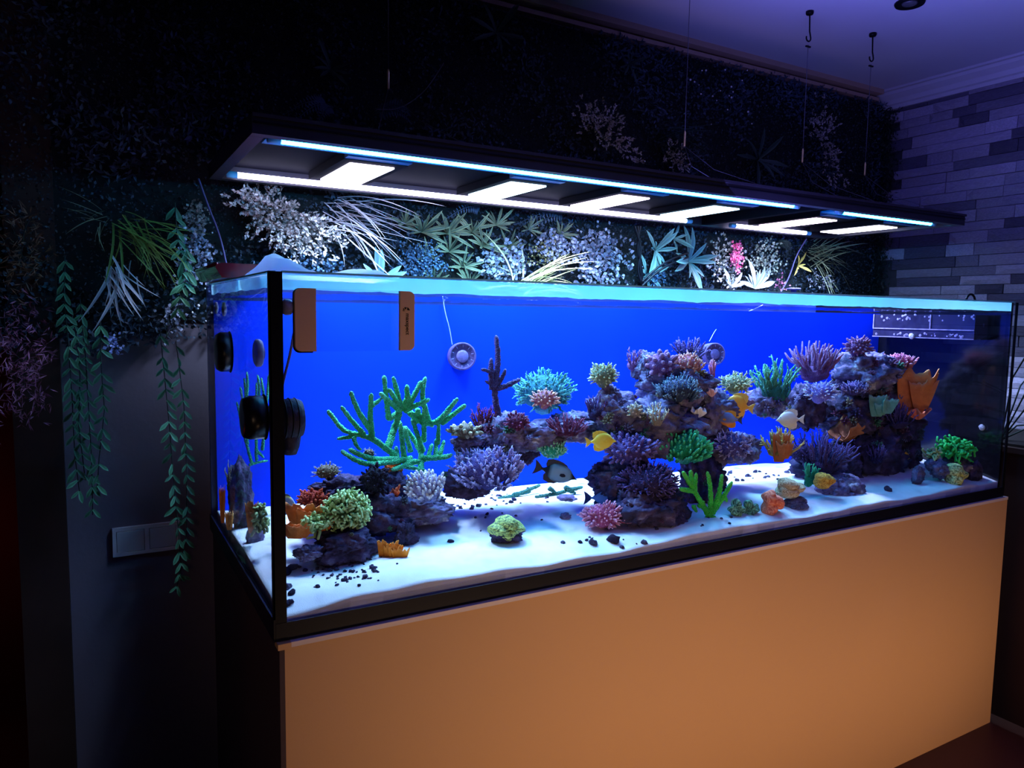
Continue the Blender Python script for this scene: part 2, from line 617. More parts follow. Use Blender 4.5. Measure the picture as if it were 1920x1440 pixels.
def sand_z(x, y):
    z = 0.062 + 0.010 * noise.noise(Vector((x * 3.1, y * 4.0, 1.7))) + 0.006 * noise.noise(Vector((x * 9, y * 9, 4.2)))
    z += 0.035 * math.exp(-((x - 2.42) / 0.28) ** 2 - ((y - 0.34) / 0.16) ** 2)
    z += 0.02 * math.exp(-((x - 0.75) / 0.35) ** 2 - ((y - 0.42) / 0.2) ** 2)
    z += 0.02 * math.exp(-((x - 1.7) / 0.3) ** 2 - ((y - 0.40) / 0.2) ** 2)
    e = min(1.0, max(0.0, (y - T) / 0.05))
    z -= 0.010 * (1 - e) + 0.014 * math.exp(-(x / 0.09) ** 2 - (y / 0.1) ** 2)
    return z


sm = MB()
nx, ny = 220, 60
g, tt = [], []
for j in range(ny + 1):
    for i in range(nx + 1):
        X = T + 0.001 + (L_ - 2 * T - 0.002) * i / nx
        Y = T + 0.001 + (back_y(X) - T - 0.003) * j / ny
        g.append((X, Y, sand_z(X, Y)))
        dk = 0.0
        d_ = noise.noise(Vector((X * 26, Y * 26, 8.1)))
        if d_ > 0.32:
            dk = min(0.6, (d_ - 0.32) * 2.2) * (0.2 + 0.8 * min(1, max(0, Y - 0.12) * 3))
        tt.append(dk)
f = [(j * (nx + 1) + i, j * (nx + 1) + i + 1, (j + 1) * (nx + 1) + i + 1, (j + 1) * (nx + 1) + i) for j in range(ny) for i in range(nx)]
n0 = len(g)
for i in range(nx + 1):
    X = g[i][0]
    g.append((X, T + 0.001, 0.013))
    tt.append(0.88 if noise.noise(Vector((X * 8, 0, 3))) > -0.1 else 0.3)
for i in range(nx):
    f.append((i + 1, i, n0 + i, n0 + i + 1))
n1 = len(g)
for j in range(ny + 1):
    a = g[j * (nx + 1)]
    g.append((a[0], a[1], 0.013))
    tt.append(0.6)
for j in range(ny):
    f.append((j * (nx + 1), (j + 1) * (nx + 1), n1 + j + 1, n1 + j))
sm.add(g, f, np.array(tt))
so = sm.build('sand_bed', sand_m, None, True)
tag(so, 'white sand bed covering the aquarium bottom', 'sand', kind='stuff')

# overflow box on the dark end pane
P0, P1 = at(1660, 640, x=L_ - T), at(1850, 640, x=L_ - T)
oy0, oy1 = P1[1], P0[1]
ov = thing('overflow_box', 'smoked glass overflow weir box with algae spots on the dark end pane', 'overflow', (L_ - 0.05, (oy0 + oy1) / 2, 0.565))
smoke = mat('smoked_acrylic', (0.02, 0.018, 0.05), 0.15, var=0.8, vscale=30, spec=0.6)
xa, xb = L_ - T - 0.085, L_ - T - 0.001
MB().box((xa, oy0, 0.565), (xa + 0.006, oy1, 0.655)).build('front_plate', smoke, ov, False)
MB().box((xa + 0.006, oy0, 0.565), (xb, oy0 + 0.006, 0.655)).build('side_plate', smoke, ov, False)
MB().box((xa + 0.006, oy1 - 0.006, 0.565), (xb, oy1, 0.655)).build('side_plate', smoke, ov, False)
MB().box((xa + 0.006, oy0 + 0.006, 0.565), (xb, oy1 - 0.006, 0.571)).build('bottom_plate', smoke, ov, False)
ledge = mat('algae_pale', rgb(150, 140, 190), 0.8, var=0.9, vscale=60)
MB().box((xa - 0.004, oy0, 0.597), (xa - 0.0005, oy1, 0.601)).build('ledge', ledge, ov, False)
MB().box((xa - 0.004, oy0, 0.565), (xa - 0.0005, oy1, 0.568)).build('ledge', ledge, ov, False)
for yy in (oy0 + 0.16, oy1 - 0.004):
    MB().box((xa - 0.004, yy, 0.6015), (xa - 0.0005, yy + 0.004, 0.655)).build('rib', ledge, ov, False)
al = MB()
for k in range(60):
    yy = RNG.uniform(oy0, oy1)
    zz_ = RNG.choice((RNG.uniform(0.57, 0.583), RNG.uniform(0.63, 0.655)))
    r = RNG.uniform(0.002, 0.006)
    al.lathe([(r * 0.4, 0), (r, 0.0004), (r * 0.7, 0.001)], (xa - 0.0006, yy, zz_), (-1, 0, 0), 7)
o = al.build('algae_spots', ledge, ov)
tag(o, kind='stuff')
# ------------------------------------------------------------------ hanging light fixture
FZ = 1.0
FX0, FX1, FY0, FY1 = 0.02, 2.66, 0.25, 0.885
fx = thing('light_fixture', 'long black aquarium light fixture with tubes and lamp panels hanging on wires', 'light fixture', ((FX0 + FX1) / 2, (FY0 + FY1) / 2, FZ))


fixture_under = mat('fixture_underside', (0.0025, 0.0025, 0.005), 0.85, var=0.1, spec=0.05)


def chan(a, b, name):
    m = MB().box(a, b)
    return m.build(name, fixture_under if name in ('cover_sheet', 'cross_bar') else black_metal, fx, False)


FT = FZ + 0.042
rf = chan((FX0, FY0, FZ), (FX1, FY0 + 0.03, FT), 'frame_rail')
MB().box((FX0 + 0.002, FY0 - 0.004, FZ + 0.022), (FX1 - 0.002, FY0 - 0.0003, FZ + 0.0255)).build('groove_strip', black_plastic, rf, False)
MB().box((FX0, FY0 - 0.006, FT - 0.008), (FX1, FY0 - 0.0003, FT)).build('flange', black_metal, rf, False)
chan((FX0, FY1 - 0.03, FZ), (FX1, FY1, FT), 'frame_rail')
chan((FX0, FY0 + 0.031, FZ), (FX0 + 0.03, FY1 - 0.031, FT), 'frame_end')
chan((FX1 - 0.03, FY0 + 0.031, FZ), (FX1, FY1 - 0.031, FT), 'frame_end')
chan((1.875, FY0 + 0.031, FZ + 0.004), (1.905, FY1 - 0.031, FT - 0.004), 'cross_bar')
chan((FX0 + 0.031, FY0 + 0.031, FT - 0.006), (1.874, FY1 - 0.031, FT - 0.001), 'cover_sheet')
chan((1.906, FY0 + 0.031, FT - 0.006), (FX1 - 0.031, FY1 - 0.031, FT - 0.001), 'cover_sheet')
blue_tube = emit_mat('tube_blue', (0.009, 0.43, 1.0), 110 * LAMP)
white_tube = emit_mat('tube_white', (0.62, 0.60, 1.0), 17 * LAMP)
cap_m = mat('tube_cap', rgb(120, 190, 225), 0.4, var=0.1)
refl_m = mat('reflector', rgb(10, 150, 200), 0.35, var=0.4, vscale=40, metal=0.3)
for (xa, xb, yy, em, nm) in ((0.065, 1.80, 0.322, blue_tube, 'blue_tube'), (2.0, 2.59, 0.325, blue_tube, 'blue_tube'), (0.057, 1.79, 0.822, white_tube, 'white_tube'), (2.0, 2.49, 0.822, white_tube, 'white_tube')):
    m = MB()
    m.lathe([(0.0079, 0.03), (0.008, xb - xa - 0.03)], (xa, yy, FZ + 0.008), (1, 0, 0), 12)
    t = m.build(nm, em, fx)
    for x_ in (xa, xb - 0.03):
        MB().lathe([(0.006, 0), (0.0092, 0.001), (0.0092, 0.029), (0.006, 0.0298)], (x_, yy, FZ + 0.008), (1, 0, 0), 12).build('tube_cap', cap_m, t)
    if yy > 0.5:
        continue
    # reflector strip beside the tube
    s_ = 1 if yy < 0.5 else -1
    ya, yb = sorted((yy + s_ * 0.010, yy + s_ * 0.062))
    MB().box((xa, ya, FZ + 0.010), (xb, yb, FZ + 0.016)).build('reflector', refl_m, t, False)
cols = [(0.78, 0.74, 1.0), (0.5, 0.74, 1.0), (0.8, 0.68, 1.0), (0.45, 0.74, 1.0), (0.95, 0.7, 0.98), (0.74, 0.72, 1.0)]
PX = (0.365, 0.84, 1.235, 1.64, 2.165, 2.545)
LED_M = []
for i, (x_, c) in enumerate(zip(PX, cols)):
    em = emit_mat('lamp_panel_%d' % i, c, 9 * LAMP)
    hw = 0.085
    h = MB().box((x_ - hw, 0.455, FZ + 0.0125), (x_ + hw, 0.80, FZ + 0.034)).build('lamp_housing', fixture_under, fx, False)
    MB().box((x_ - 0.06, 0.49, FZ + 0.008), (x_ + 0.06, 0.765, FZ + 0.0122)).build('lamp_panel', em, h, False)
    ld = area_light('lamp_panel_light', (x_, 0.6325, FZ + 0.0075), (x_, 0.6325, 0), 0.118, 0.28, (14 if i < 4 else 20) * LAMP, (c[0] * 0.55, c[1] * 0.82, 1.0), 130)
    ld.parent = h
    ld.location = (x_ - WLOC[h.name][0], 0.6325 - WLOC[h.name][1], FZ + 0.0075 - WLOC[h.name][2])
    MB().box((x_ - hw, 0.425, FZ + 0.014), (x_ + hw, 0.4545, FZ + 0.03)).build('heat_sink', mat('blue_heatsink', rgb(40, 90, 140), 0.4, var=0.2, metal=0.5), h, False)

# suspension wires
wire_m = mat('steel_wire', rgb(90, 90, 100), 0.4, var=0.1, metal=0.5)
brass = mat('brass', rgb(225, 190, 130), 0.35, var=0.1, metal=0.6)
WIRES = [(728, 146, 0.5, 'thin suspension wire over the near end of the light fixture', False),
         (1284, 258, 0.52, 'thin suspension wire over the middle of the light fixture', False),
         (1505, 290, 0.52, 'thin suspension wire with larger black ceiling hook and plate', True),
         (1622, 315, 0.53, 'thin suspension wire with ceiling hook beside the stone wall corner', True)]
for px, py, yy, lab, hook in WIRES:
    G = at(px, py, y=yy)
    t = thing('suspension_wire', lab, 'wire', (G[0], G[1], FT), 'wires holding the light fixture')
    top = CEIL_Z - (0.12 if hook else 0.03)
    MB().tube([(G[0], G[1], G[2]), (G[0], G[1], top)], 0.0012, 6).build('cable', wire_m, t)
    MB().lathe([(0.002, -0.03), (0.0036, -0.026), (0.0036, 0.014), (0.002, 0.022)], G, (0, 0, 1), 10).build('gripper', brass, t)
    for sx in (-1, 1):
        mid = (G[0] + sx * 0.05, G[1] - 0.09, (G[2] + FT) / 2 - 0.02)
        MB().tube([(G[0], G[1], G[2] - 0.028), mid, (G[0] + sx * 0.11, FY0 + 0.02, FT + 0.002)], 0.0009, 5).build('lower_cable', wire_m, t)
    if hook:
        hp = [(G[0] + 0.012 * math.sin(a) * (1 if a < 5 else 0.8), G[1], top + 0.025 + 0.012 * -math.cos(a)) for a in np.linspace(-1.9, 1.8, 10)]
        hp += [(G[0] + 0.004, G[1], top + 0.05), (G[0], G[1], CEIL_Z - 0.004)]
        MB().tube(hp, 0.0028, 7).build('hook', black_plastic, t)
        MB().lathe([(0.012, 0), (0.014, 0.004), (0.014, 0.012)], (G[0], G[1], CEIL_Z - 0.0125), (0, 0, 1), 12).build('ceiling_plate', black_plastic, t)
        MB().box((G[0] - 0.012, G[1] - 0.003, top - 0.008), (G[0] + 0.012, G[1] + 0.003, top - 0.003)).build('clamp', black_plastic, t, False)
    else:
        MB().lathe([(0.006, 0), (0.008, 0.004), (0.008, 0.029)], (G[0], G[1], CEIL_Z - 0.0295), (0, 0, 1), 12).build('ceiling_plate', black_plastic, t)

# power cables
def cable(pts, r, label, m=None, group=None, name='power_cable'):
    P = np.array(pts)
    # smooth
    for _ in range(3):
        Q = [P[0]]
        for a, b in zip(P[:-1], P[1:]):
            Q += [0.75 * a + 0.25 * b, 0.25 * a + 0.75 * b]
        Q.append(P[-1])
        P = np.array(Q)
    o = MB().tube(P, r, 7).build(name, m or black_plastic)
    return tag(o, label, 'cable', group)


vcab = mat('violet_grey_cable', rgb(70, 66, 110), 0.5, var=0.1)
cable([at(372, 335, y=0.87), at(392, 392, y=0.87), at(412, 440, y=0.86), at(428, 512, y=0.85)], 0.003, 'bluish cable dropping from the fixture to the tank corner with the red tray', vcab)
cable([at(1512, 448, y=0.86), at(1492, 480, y=0.87), at(1480, 520, y=0.86), at(1464, 548, y=0.86)], 0.003, 'thin violet cable dropping past the pale rosette to the tank rim', vcab)
for k, dx in enumerate((-6, 0, 5)):
    cable([at(1196 + dx, 424, y=0.89), at(1198 - dx, 470, y=0.885 + 0.004 * k), at(1200 + dx, 505, y=0.89), at(1203, 532, y=0.89 + 0.006 * k)], 0.0045, ('outer', 'middle', 'inner')[k] + ' dark cable of the vertical strand beside the bluish rosette', black_plastic, 'strand of dark cables')
for k, dy in enumerate((0, 8)):
    cable([at(1204, 528 + dy, y=0.875 - 0.008 * k), at(1230, 503 + dy, y=0.87), at(1258, 486 + dy, y=0.87), at(1290, 474 + dy, y=0.9)], 0.0045, ('upper', 'lower')[k] + ' dark cable slanting across the bluish rosettes', black_plastic, 'slanting dark cables')
cable([at(832, 118, y=0.78), at(812, 150, y=0.75), at(790, 178, y=0.7), at(748, 206, y=0.6), at(706, 205, y=0.45)], 0.0013, 'thin wire curling up from the fixture into the dark foliage', wire_m)

# ceiling downlight
D = at(1706, 4, z=CEIL_Z)
dl = thing('ceiling_downlight', 'round black recessed downlight in the ceiling', 'ceiling light', (D[0], D[1], CEIL_Z - 0.012))
MB().lathe([(0.03, -0.004), (0.047, -0.010), (0.05, -0.004), (0.05, -0.0005)], (D[0], D[1], CEIL_Z), (0, 0, 1), 32).build('ring', black_plastic, dl)
MB().lathe([(0.012, -0.012), (0.022, -0.009), (0.028, -0.0045)], (D[0], D[1], CEIL_Z), (0, 0, 1), 24).build('lens', grey_metal, dl)

# ------------------------------------------------------------------ double light switch
A, B = at(210, 990, y=WALL_Y), at(338, 1040, y=WALL_Y)
swx0, swx1, swz1 = A[0], B[0], A[2]
swz0 = swz1 - 0.085
sw_ = thing('light_switch', 'double white rocker light switch on the plaster wall', 'switch', ((swx0 + swx1) / 2, WALL_Y, swz0))
swm = mat('switch_plastic', rgb(205, 200, 200), 0.4, var=0.02)
fr = MB().box((swx0, WALL_Y - 0.012, swz0), (swx1, WALL_Y - 0.0005, swz0 + 0.010))
fr.box((swx0, WALL_Y - 0.012, swz1 - 0.01), (swx1, WALL_Y - 0.0005, swz1))
xm = (swx0 + swx1) / 2
for a, b in ((swx0, swx0 + 0.01), (xm - 0.006, xm + 0.006), (swx1 - 0.01, swx1)):
    fr.box((a, WALL_Y - 0.012, swz0 + 0.0101), (b, WALL_Y - 0.0005, swz1 - 0.0101))
fr.build('frame', swm, sw_, False)
for a, b in ((swx0 + 0.0115, xm - 0.0075), (xm + 0.0075, swx1 - 0.0115)):
    m = MB()
    v = [(a, WALL_Y - 0.009, swz0 + 0.012), (b, WALL_Y - 0.009, swz0 + 0.012), (b, WALL_Y - 0.015, swz1 - 0.012), (a, WALL_Y - 0.015, swz1 - 0.012)]
    v += [(x, WALL_Y - 0.001, z) for x, y, z in v]
    m.add(v, [(0, 1, 2, 3), (7, 6, 5, 4), (0, 4, 5, 1), (1, 5, 6, 2), (2, 6, 7, 3), (3, 7, 4, 0)])
    m.build('rocker', swm, sw_, False)

# ------------------------------------------------------------------ magnetic glass cleaner on the front pane
def rounded(x0, x1, z0, z1, r, corners):
    """corners: which of bl, br, tr, tl are rounded"""
    pts = []
    for (cx_, cz_, a0, on, sx, sz) in ((x0, z0, PI, corners[0], 1, 1), (x1, z0, 1.5 * PI, corners[1], -1, 1), (x1, z1, 0, corners[2], -1, -1), (x0, z1, 0.5 * PI, corners[3], 1, -1)):
        if not on:
            pts.append((cx_, cz_))
            continue
        for k in range(7):
            a = a0 + k * PI / 12
            pts.append((cx_ + sx * r + r * math.cos(a), cz_ + sz * r + r * math.sin(a)))
    return pts


Q0, Q1 = at(553, 655, y=-0.01), at(776, 655, y=-0.01)
Qt = at(660, 543, y=-0.01)[2]
Qb = at(660, 658, y=-0.01)[2]
mx0, mx1, mz0, mz1 = Q0[0], Q1[0], Qb, Qt
ml, mr_ = at(592, 600, y=-0.01)[0], at(749, 600, y=-0.01)[0]
mc = thing('magnet_cleaner', 'flat glass cleaner with clear middle and two gold ends on the front pane', 'glass cleaner', ((mx0 + mx1) / 2, -0.01, mz0))
gold = mat('champagne_gold', rgb(236, 190, 140), 0.5, var=0.04, vscale=30)
for (a, b, cs, nm) in ((mx0, ml, (1, 0, 0, 1), 'gold_end'), (mr_, mx1, (0, 1, 1, 0), 'gold_end')):
    MB().prism(rounded(a, b, mz0, mz1, 0.012, cs), -0.014, -0.005).build(nm, gold, mc, False)
MB().prism(rounded(mx0 - 0.002, ml - 0.004, mz0 - 0.003, mz1, 0.012, (1, 0, 0, 1)), -0.0048, -0.0036).build('rubber_pad', black_plastic, mc, False)
MB().box((ml, -0.0135, mz0), (mr_, -0.0055, mz1)).build('clear_plate', pane_mat('clear_acrylic', (0.93, 0.95, 0.99), 0.03, 0.5, 4), mc, False)
fc = bpy.data.curves.new('lettering', 'FONT')
fc.body = 'maxspect'
fc.size = 0.0185
fc.extrude = 0.0002
fc.offset = 0.0003
fo = bpy.data.objects.new('tmp_font', fc)
COL.objects.link(fo)
bpy.context.view_layer.update()
tme = bpy.data.meshes.new_from_object(fo.evaluated_get(bpy.context.evaluated_depsgraph_get()))
bpy.data.objects.remove(fo)
tv = np.array([v.co[:] for v in tme.vertices])
wid = tv[:, 0].max() - tv[:, 0].min()
zt, zb = at(760, 588, y=-0.015)[2], at(760, 628, y=-0.015)[2]
k_ = (zt - zb) / wid
cxm = (mr_ + mx1) / 2 - 0.0015
ymid = (tv[:, 1].min() + tv[:, 1].max()) / 2
lb = MB()
lb.add(np.stack([cxm + (tv[:, 1] - ymid) * k_, -0.0146 - tv[:, 2] * 0.5, zt - (tv[:, 0] - tv[:, 0].min()) * k_], 1), [tuple(p.vertices) for p in tme.polygons])
ink = mat('black_ink', (0.008, 0.006, 0.006), 0.5)
lb.build('lettering', ink, mc, False)
lg = MB()
oz = zt + 0.004
ox = cxm - 0.003
for (a0, a1, r0, r1) in ((0.25, 1.15, 0.0085, 0.0095), (1.25, 1.9, 0.0070, 0.0085), (2.0, 2.45, 0.0060, 0.0072), (2.6, 2.95, 0.005, 0.006)):
    n_ = 8
    poly = [(ox + r1 * math.cos(a), oz + r1 * math.sin(a)) for a in np.linspace(a0, a1, n_)]
    poly += [(ox + (r1 - (0.0045 * math.sin(PI * k / (n_ - 1)) + 0.0004)) * math.cos(a), oz + (r1 - (0.0045 * math.sin(PI * k / (n_ - 1)) + 0.0004)) * math.sin(a)) for k, a in enumerate(np.linspace(a1, a0, n_))]
    lg.prism(poly, -0.0149, -0.0143)
lg.build('emblem', ink, mc, False)

# ------------------------------------------------------------------ pumps and magnets
pump_m = mat('pump_dark', rgb(40, 36, 62), 0.55, var=0.6, vscale=60, bump=0.3, bscale=150)
crust = mat('coralline_purple', rgb(84, 66, 120), 0.8, var=0.6, vscale=70, bump=0.4, bscale=200)


def powerhead(px, py, Y, rpx, label):
    c = at(px, py, y=Y)
    s = scale_at(c)
    r = rpx * s
    ax = np.array([-0.25, -0.95, 0.05])
    ax /= np.linalg.norm(ax)
    t = thing('powerhead_pump', label, 'pump', c - np.array([0, 0, r]))
    MB().lathe([(r * 0.72, -r * 0.95), (r * 0.95, -r * 0.9), (r, -r * 0.2), (r, r * 0.28), (r * 0.96, r * 0.32), (r * 0.86, r * 0.32), (r * 0.84, r * 0.16), (r * 0.1, r * 0.15)], c, ax, 28).build('housing', crust, t)
    MB().lathe([(r * 0.46, r * 0.17), (r * 0.44, r * 0.27), (r * 0.3, r * 0.31), (r * 0.05, r * 0.32)], c, ax, 20).build('hub', mat('pump_hub', rgb(110, 92, 150), 0.7, var=0.6, vscale=120), t)
    q = np.array(Vector((0, 0, 1)).rotation_difference(Vector(ax)).to_matrix())
    for k in range(10):
        a = 2 * PI * k / 10
        p0 = c + q @ np.array([r * 0.66 * math.cos(a), r * 0.66 * math.sin(a), r * 0.24])
        p1 = c + q @ np.array([r * 0.88 * math.cos(a), r * 0.88 * math.sin(a), r * 0.24])
        MB().tube([p0, p1], r * 0.028, 5).build('grille_bar', mat('pale_bar', rgb(130, 120, 180), 0.7), t)
    MB().lathe([(r * 0.5, 0.0), (r * 0.5, back_y(c[0]) - Y - 0.9 * r if back_y(c[0]) - Y > r else 0.01)], c + np.array([0, r * 0.85, 0]), (0, 1, 0), 16).build('mount', crust, t)
    return c, r


c, r = powerhead(866, 668, 0.70, 26, 'round encrusted pump hanging against the plain blue panel above open water')
cable([at(848, 646, y=0.72), at(843, 615, y=0.722), at(835, 588, y=0.725), at(830, 556, y=0.73)], 0.0014, 'thin pale cable rising from the pump above open water', mat('pale_cable', rgb(150, 160, 220), 0.6))
c, r = powerhead(1338, 664, 0.52, 21, 'round encrusted pump half hidden behind the top of the central reef')
cable([at(1330, 640, y=0.58), at(1345, 612, y=0.62), at(1375, 592, y=0.63), at(1405, 584, y=0.635), at(1430, 572, y=0.64)], 0.0014, 'thin pale cable arching above the central reef', MATS['pale_cable'])
# big side pump with its outer magnet
cy_ = 0.085
zc = at(545, 785, y=cy_)[2]
pw_ = thing('wavemaker_pump', 'large dark wavemaker pump beside the black corner seam', 'pump', (0.03, cy_, zc - 0.05))
MB().lathe([(0.030, 0.002), (0.036, 0.006), (0.037, 0.018), (0.034, 0.022), (0.040, 0.028), (0.041, 0.05), (0.036, 0.062), (0.02, 0.066)], (T, cy_, zc), (1, 0, 0), 24).build('housing', pump_m, pw_)
for k in range(3):
    MB().lathe([(0.0405, 0), (0.0425, 0.0015), (0.0405, 0.003)], (T + 0.024 + 0.012 * k, cy_, zc), (1, 0, 0), 24).build('rib', black_plastic, pw_)
MB().lathe([(0.012, -0.06), (0.018, -0.045), (0.022, -0.02), (0.02, 0)], (T + 0.04, cy_, zc - 0.012), (0, 0, 1), 14).build('nozzle', pump_m, pw_)
cable([at(527, 735, y=0.10), at(535, 700, y=0.11), at(544, 665, y=0.11), at(551, 625, y=0.10)], 0.0028, 'mottled grey cable rising from the wavemaker behind the glass cleaner', mat('mottled_cable', rgb(120, 120, 170), 0.7, var=0.7, vscale=200))


def outer_magnet(px, py, hpx, depth, label, wide=0.05):
    c = at(px, py, x=-0.004)
    s = scale_at(c)
    h = hpx * s
    t = thing('pump_magnet', label, 'magnet', (-0.02, c[1], c[2] - h / 2), 'outer pump magnets')
    ax = (-1, 0, 0)
    MB().lathe([(h * 0.42, 0.0), (h * 0.5, 0.003), (h * 0.5, depth * 0.7), (h * 0.44, depth), (h * 0.2, depth * 1.02)], (-0.0006, c[1], c[2]), ax, 22).build('magnet_body', mat('magnet_black', (0.004, 0.004, 0.006), 0.3, var=0.1), t)
    MB().lathe([(h * 0.53, 0.0), (h * 0.53, 0.0004)], (-0.0001, c[1], c[2]), ax, 22).build('pad', black_plastic, t)
    return c


outer_magnet(492, 782, 82, 0.040, 'rounded black magnet block outside the side pane by the corner seam')
outer_magnet(428, 660, 74, 0.030, 'black magnet block outside the side pane near the rear edge')
for (px, py, xx, rp, lab) in ((484, 662, 0.04, 26, 'grey encrusted pump disc inside the side pane'), (538, 576, 0.03, 15, 'small round frosted disc beside the black corner seam near the rim')):
    c = at(px, py, x=xx)
    r = rp * scale_at(c)
    t = thing('suction_disc', lab, 'disc', c - np.array([0, 0, r]))
    MB().lathe([(r * 0.8, 0), (r, 0.004), (r, 0.012), (r * 0.9, 0.016)], c - np.array([0.008, 0, 0]), (1, 0, 0), 22).build('disc', mat('frosted_grey', rgb(140, 140, 175), 0.6, var=0.5, vscale=90), t)
    MB().lathe([(r * 0.5, 0), (r * 0.45, 0.004), (r * 0.2, 0.006)], c + np.array([0.0085, 0, 0]), (1, 0, 0), 16).build('boss', crust, t)
for (px, py, lab) in ((403, 577, 'outermost small pale suction cup inside the side pane near the rear edge'), (418, 580, 'second small pale suction cup inside the side pane')):
    c = at(px, py, x=0.02)
    r = 13 * scale_at(c)
    o = MB().lathe([(r * 0.5, -0.002), (r, 0), (r, 0.005), (r * 0.6, 0.008)], c, (1, 0, 0), 18).build('suction_cup', MATS['frosted_grey'])
    tag(o, lab, 'suction cup', 'suction cups near the rear edge')

# ------------------------------------------------------------------ towel and red tray on the rim
cl = MB()
n_, m_ = 44, 20
P_ = [at(444, 512, y=0.36), at(640, 517, y=0.30)]
g = []
for i in range(n_ + 1):
    for j in range(m_ + 1):
        u, v = i / n_, j / m_
        X = 0.015 + 0.33 * u
        Y = 0.16 + 0.22 * v + 0.05 * u
        hgt = 0.036 * math.exp(-((u - 0.16) / 0.14) ** 2) + 0.016 * math.exp(-((u - 0.78) / 0.16) ** 2) + 0.010
        hgt *= math.sin(PI * v) ** 0.6 * min(1, u * 9) ** 0.5 * min(1, (1 - u) * 7) ** 0.5
        z = H_ + 0.0055 + hgt * (1 + 0.35 * noise.noise(Vector((u * 5, v * 4, 2)))) + 0.003 * abs(noise.noise(Vector((u * 12, v * 9, 5))))
        g.append((X, Y, z))
n0 = len(g)
f = [(i * (m_ + 1) + j, (i + 1) * (m_ + 1) + j, (i + 1) * (m_ + 1) + j + 1, i * (m_ + 1) + j + 1) for i in range(n_) for j in range(m_)]
g += [(x, y, H_ + 0.0045) for x, y, z in g]
ring = [i * (m_ + 1) for i in range(n_ + 1)] + [n_ * (m_ + 1) + j for j in range(1, m_ + 1)] + [i * (m_ + 1) + m_ for i in range(n_ - 1, -1, -1)] + [j for j in range(m_ - 1, 0, -1)]
f += [(ring[(k + 1) % len(ring)], ring[k], ring[k] + n0, ring[(k + 1) % len(ring)] + n0) for k in range(len(ring))]
cl.add(g, f)
tw = mat('towel_white', rgb(235, 238, 240), 0.9, var=0.05, bump=0.3, bscale=300)
tN, tL = tw.node_tree.nodes, tw.node_tree.links
tt_ = tN.new('ShaderNodeBsdfTranslucent')
tt_.inputs[0].default_value = (0.9, 0.95, 1.0, 1)
tm_ = tN.new('ShaderNodeMixShader')
tm_.inputs[0].default_value = 0.75
tL.new(tN['Principled BSDF'].outputs[0], tm_.inputs[1])
tL.new(tt_.outputs[0], tm_.inputs[2])
tL.new(tm_.outputs[0], tN['Material Output'].inputs[0])
o = cl.build('crumpled_towel', tw)
tag(o, 'crumpled white towel lying on the tank rim near the corner', 'towel')
tr = thing('plastic_tray', 'shiny dark red plastic tray on the tank rim under the towel', 'tray', (0.03, 0.56, H_ + 0.0045))
red = mat('red_plastic', rgb(150, 18, 30), 0.25, var=0.15, spec=0.6, coat=0.4)
pr = [(-0.02, 0.0), (0.13, 0.0), (0.15, 0.024), (0.147, 0.03), (0.13, 0.034), (-0.02, 0.034), (-0.031, 0.03), (-0.034, 0.024)]
m = MB()
m.prism([(x, z + H_ + 0.0047) for x, z in pr], 0.42, 0.78)
m.build('tray_body', red, tr, False)
MB().tube([(-0.031, 0.42, H_ + 0.036), (-0.031, 0.78, H_ + 0.036)], 0.0035, 8).build('tray_rim', red, tr)
MB().tube([(0.148, 0.42, H_ + 0.036), (0.148, 0.78, H_ + 0.036)], 0.0035, 8).build('tray_rim', red, tr)
# standpipe and hose over the far rim corner
c = at(1666, 556, y=0.45)
o = MB().lathe([(0.012, -0.06), (0.012, 0.0), (0.03, 0.002), (0.03, 0.008), (0.012, 0.010)], (2.35, 0.78, H_ + 0.055), (0, 0, 1), 16).build('standpipe', mat('pvc_grey', rgb(70, 66, 100), 0.5))
tag(o, 'short grey standpipe with flat cap behind the far end of the rim', 'pipe')
hp = [(2.50 + 0.03 * math.cos(a), 0.12, H_ + 0.0 + 0.03 * math.sin(a)) for a in np.linspace(-0.3, PI + 0.3, 12)]
o = MB().tube(hp, 0.004, 8).build('hose_loop', black_plastic)
tag(o, 'small black hose looped over the far end of the rim', 'hose')
# ------------------------------------------------------------------ reef: rocks
def ico(sub):
    import bmesh
    bm = bmesh.new()
    bmesh.ops.create_icosphere(bm, subdivisions=sub, radius=1)
    v = np.array([q.co[:] for q in bm.verts])
    f = [tuple(q.index for q in fc.verts) for fc in bm.faces]
    bm.free()
    return v, f


ICO = {s: ico(s) for s in (2, 3, 4, 5)}


def blob(mb, c, rx, ry, rz, sub=4, amp=0.25, fr=1.6, fine=0.10, seed=0, tipfn=None, flat=None, knob=0.0):
    v, f = ICO[sub]
    out, tt = np.empty_like(v), np.zeros(len(v))
    sd = Vector((seed * 3.17, seed * 1.31, seed * 2.23))
    for i, p in enumerate(v):
        q = Vector(p)
        d = 1 + amp * noise.noise(q * fr + sd)
        n2 = noise.noise(q * fr * 3.3 + sd)
        d += fine * (1 - 2 * abs(n2)) + fine * 0.8 * noise.noise(q * fr * 7 + sd)
        if knob:
            d += knob * (0.42 - noise.voronoi(q * fr * 2.6 + sd)[0][0]) + knob * 0.45 * (0.42 - noise.voronoi(q * fr * 6.5 + sd)[0][0])
        out[i] = p * d
        tt[i] = max(0.0, min(1.0, 0.35 + 0.9 * n2)) if tipfn is None else tipfn(p, n2)
    out = out * np.array([rx, ry, rz]) + np.array(c)
    if flat is not None:
        out[:, 2] = np.maximum(out[:, 2], flat)
    return mb.add(out, f, tt)


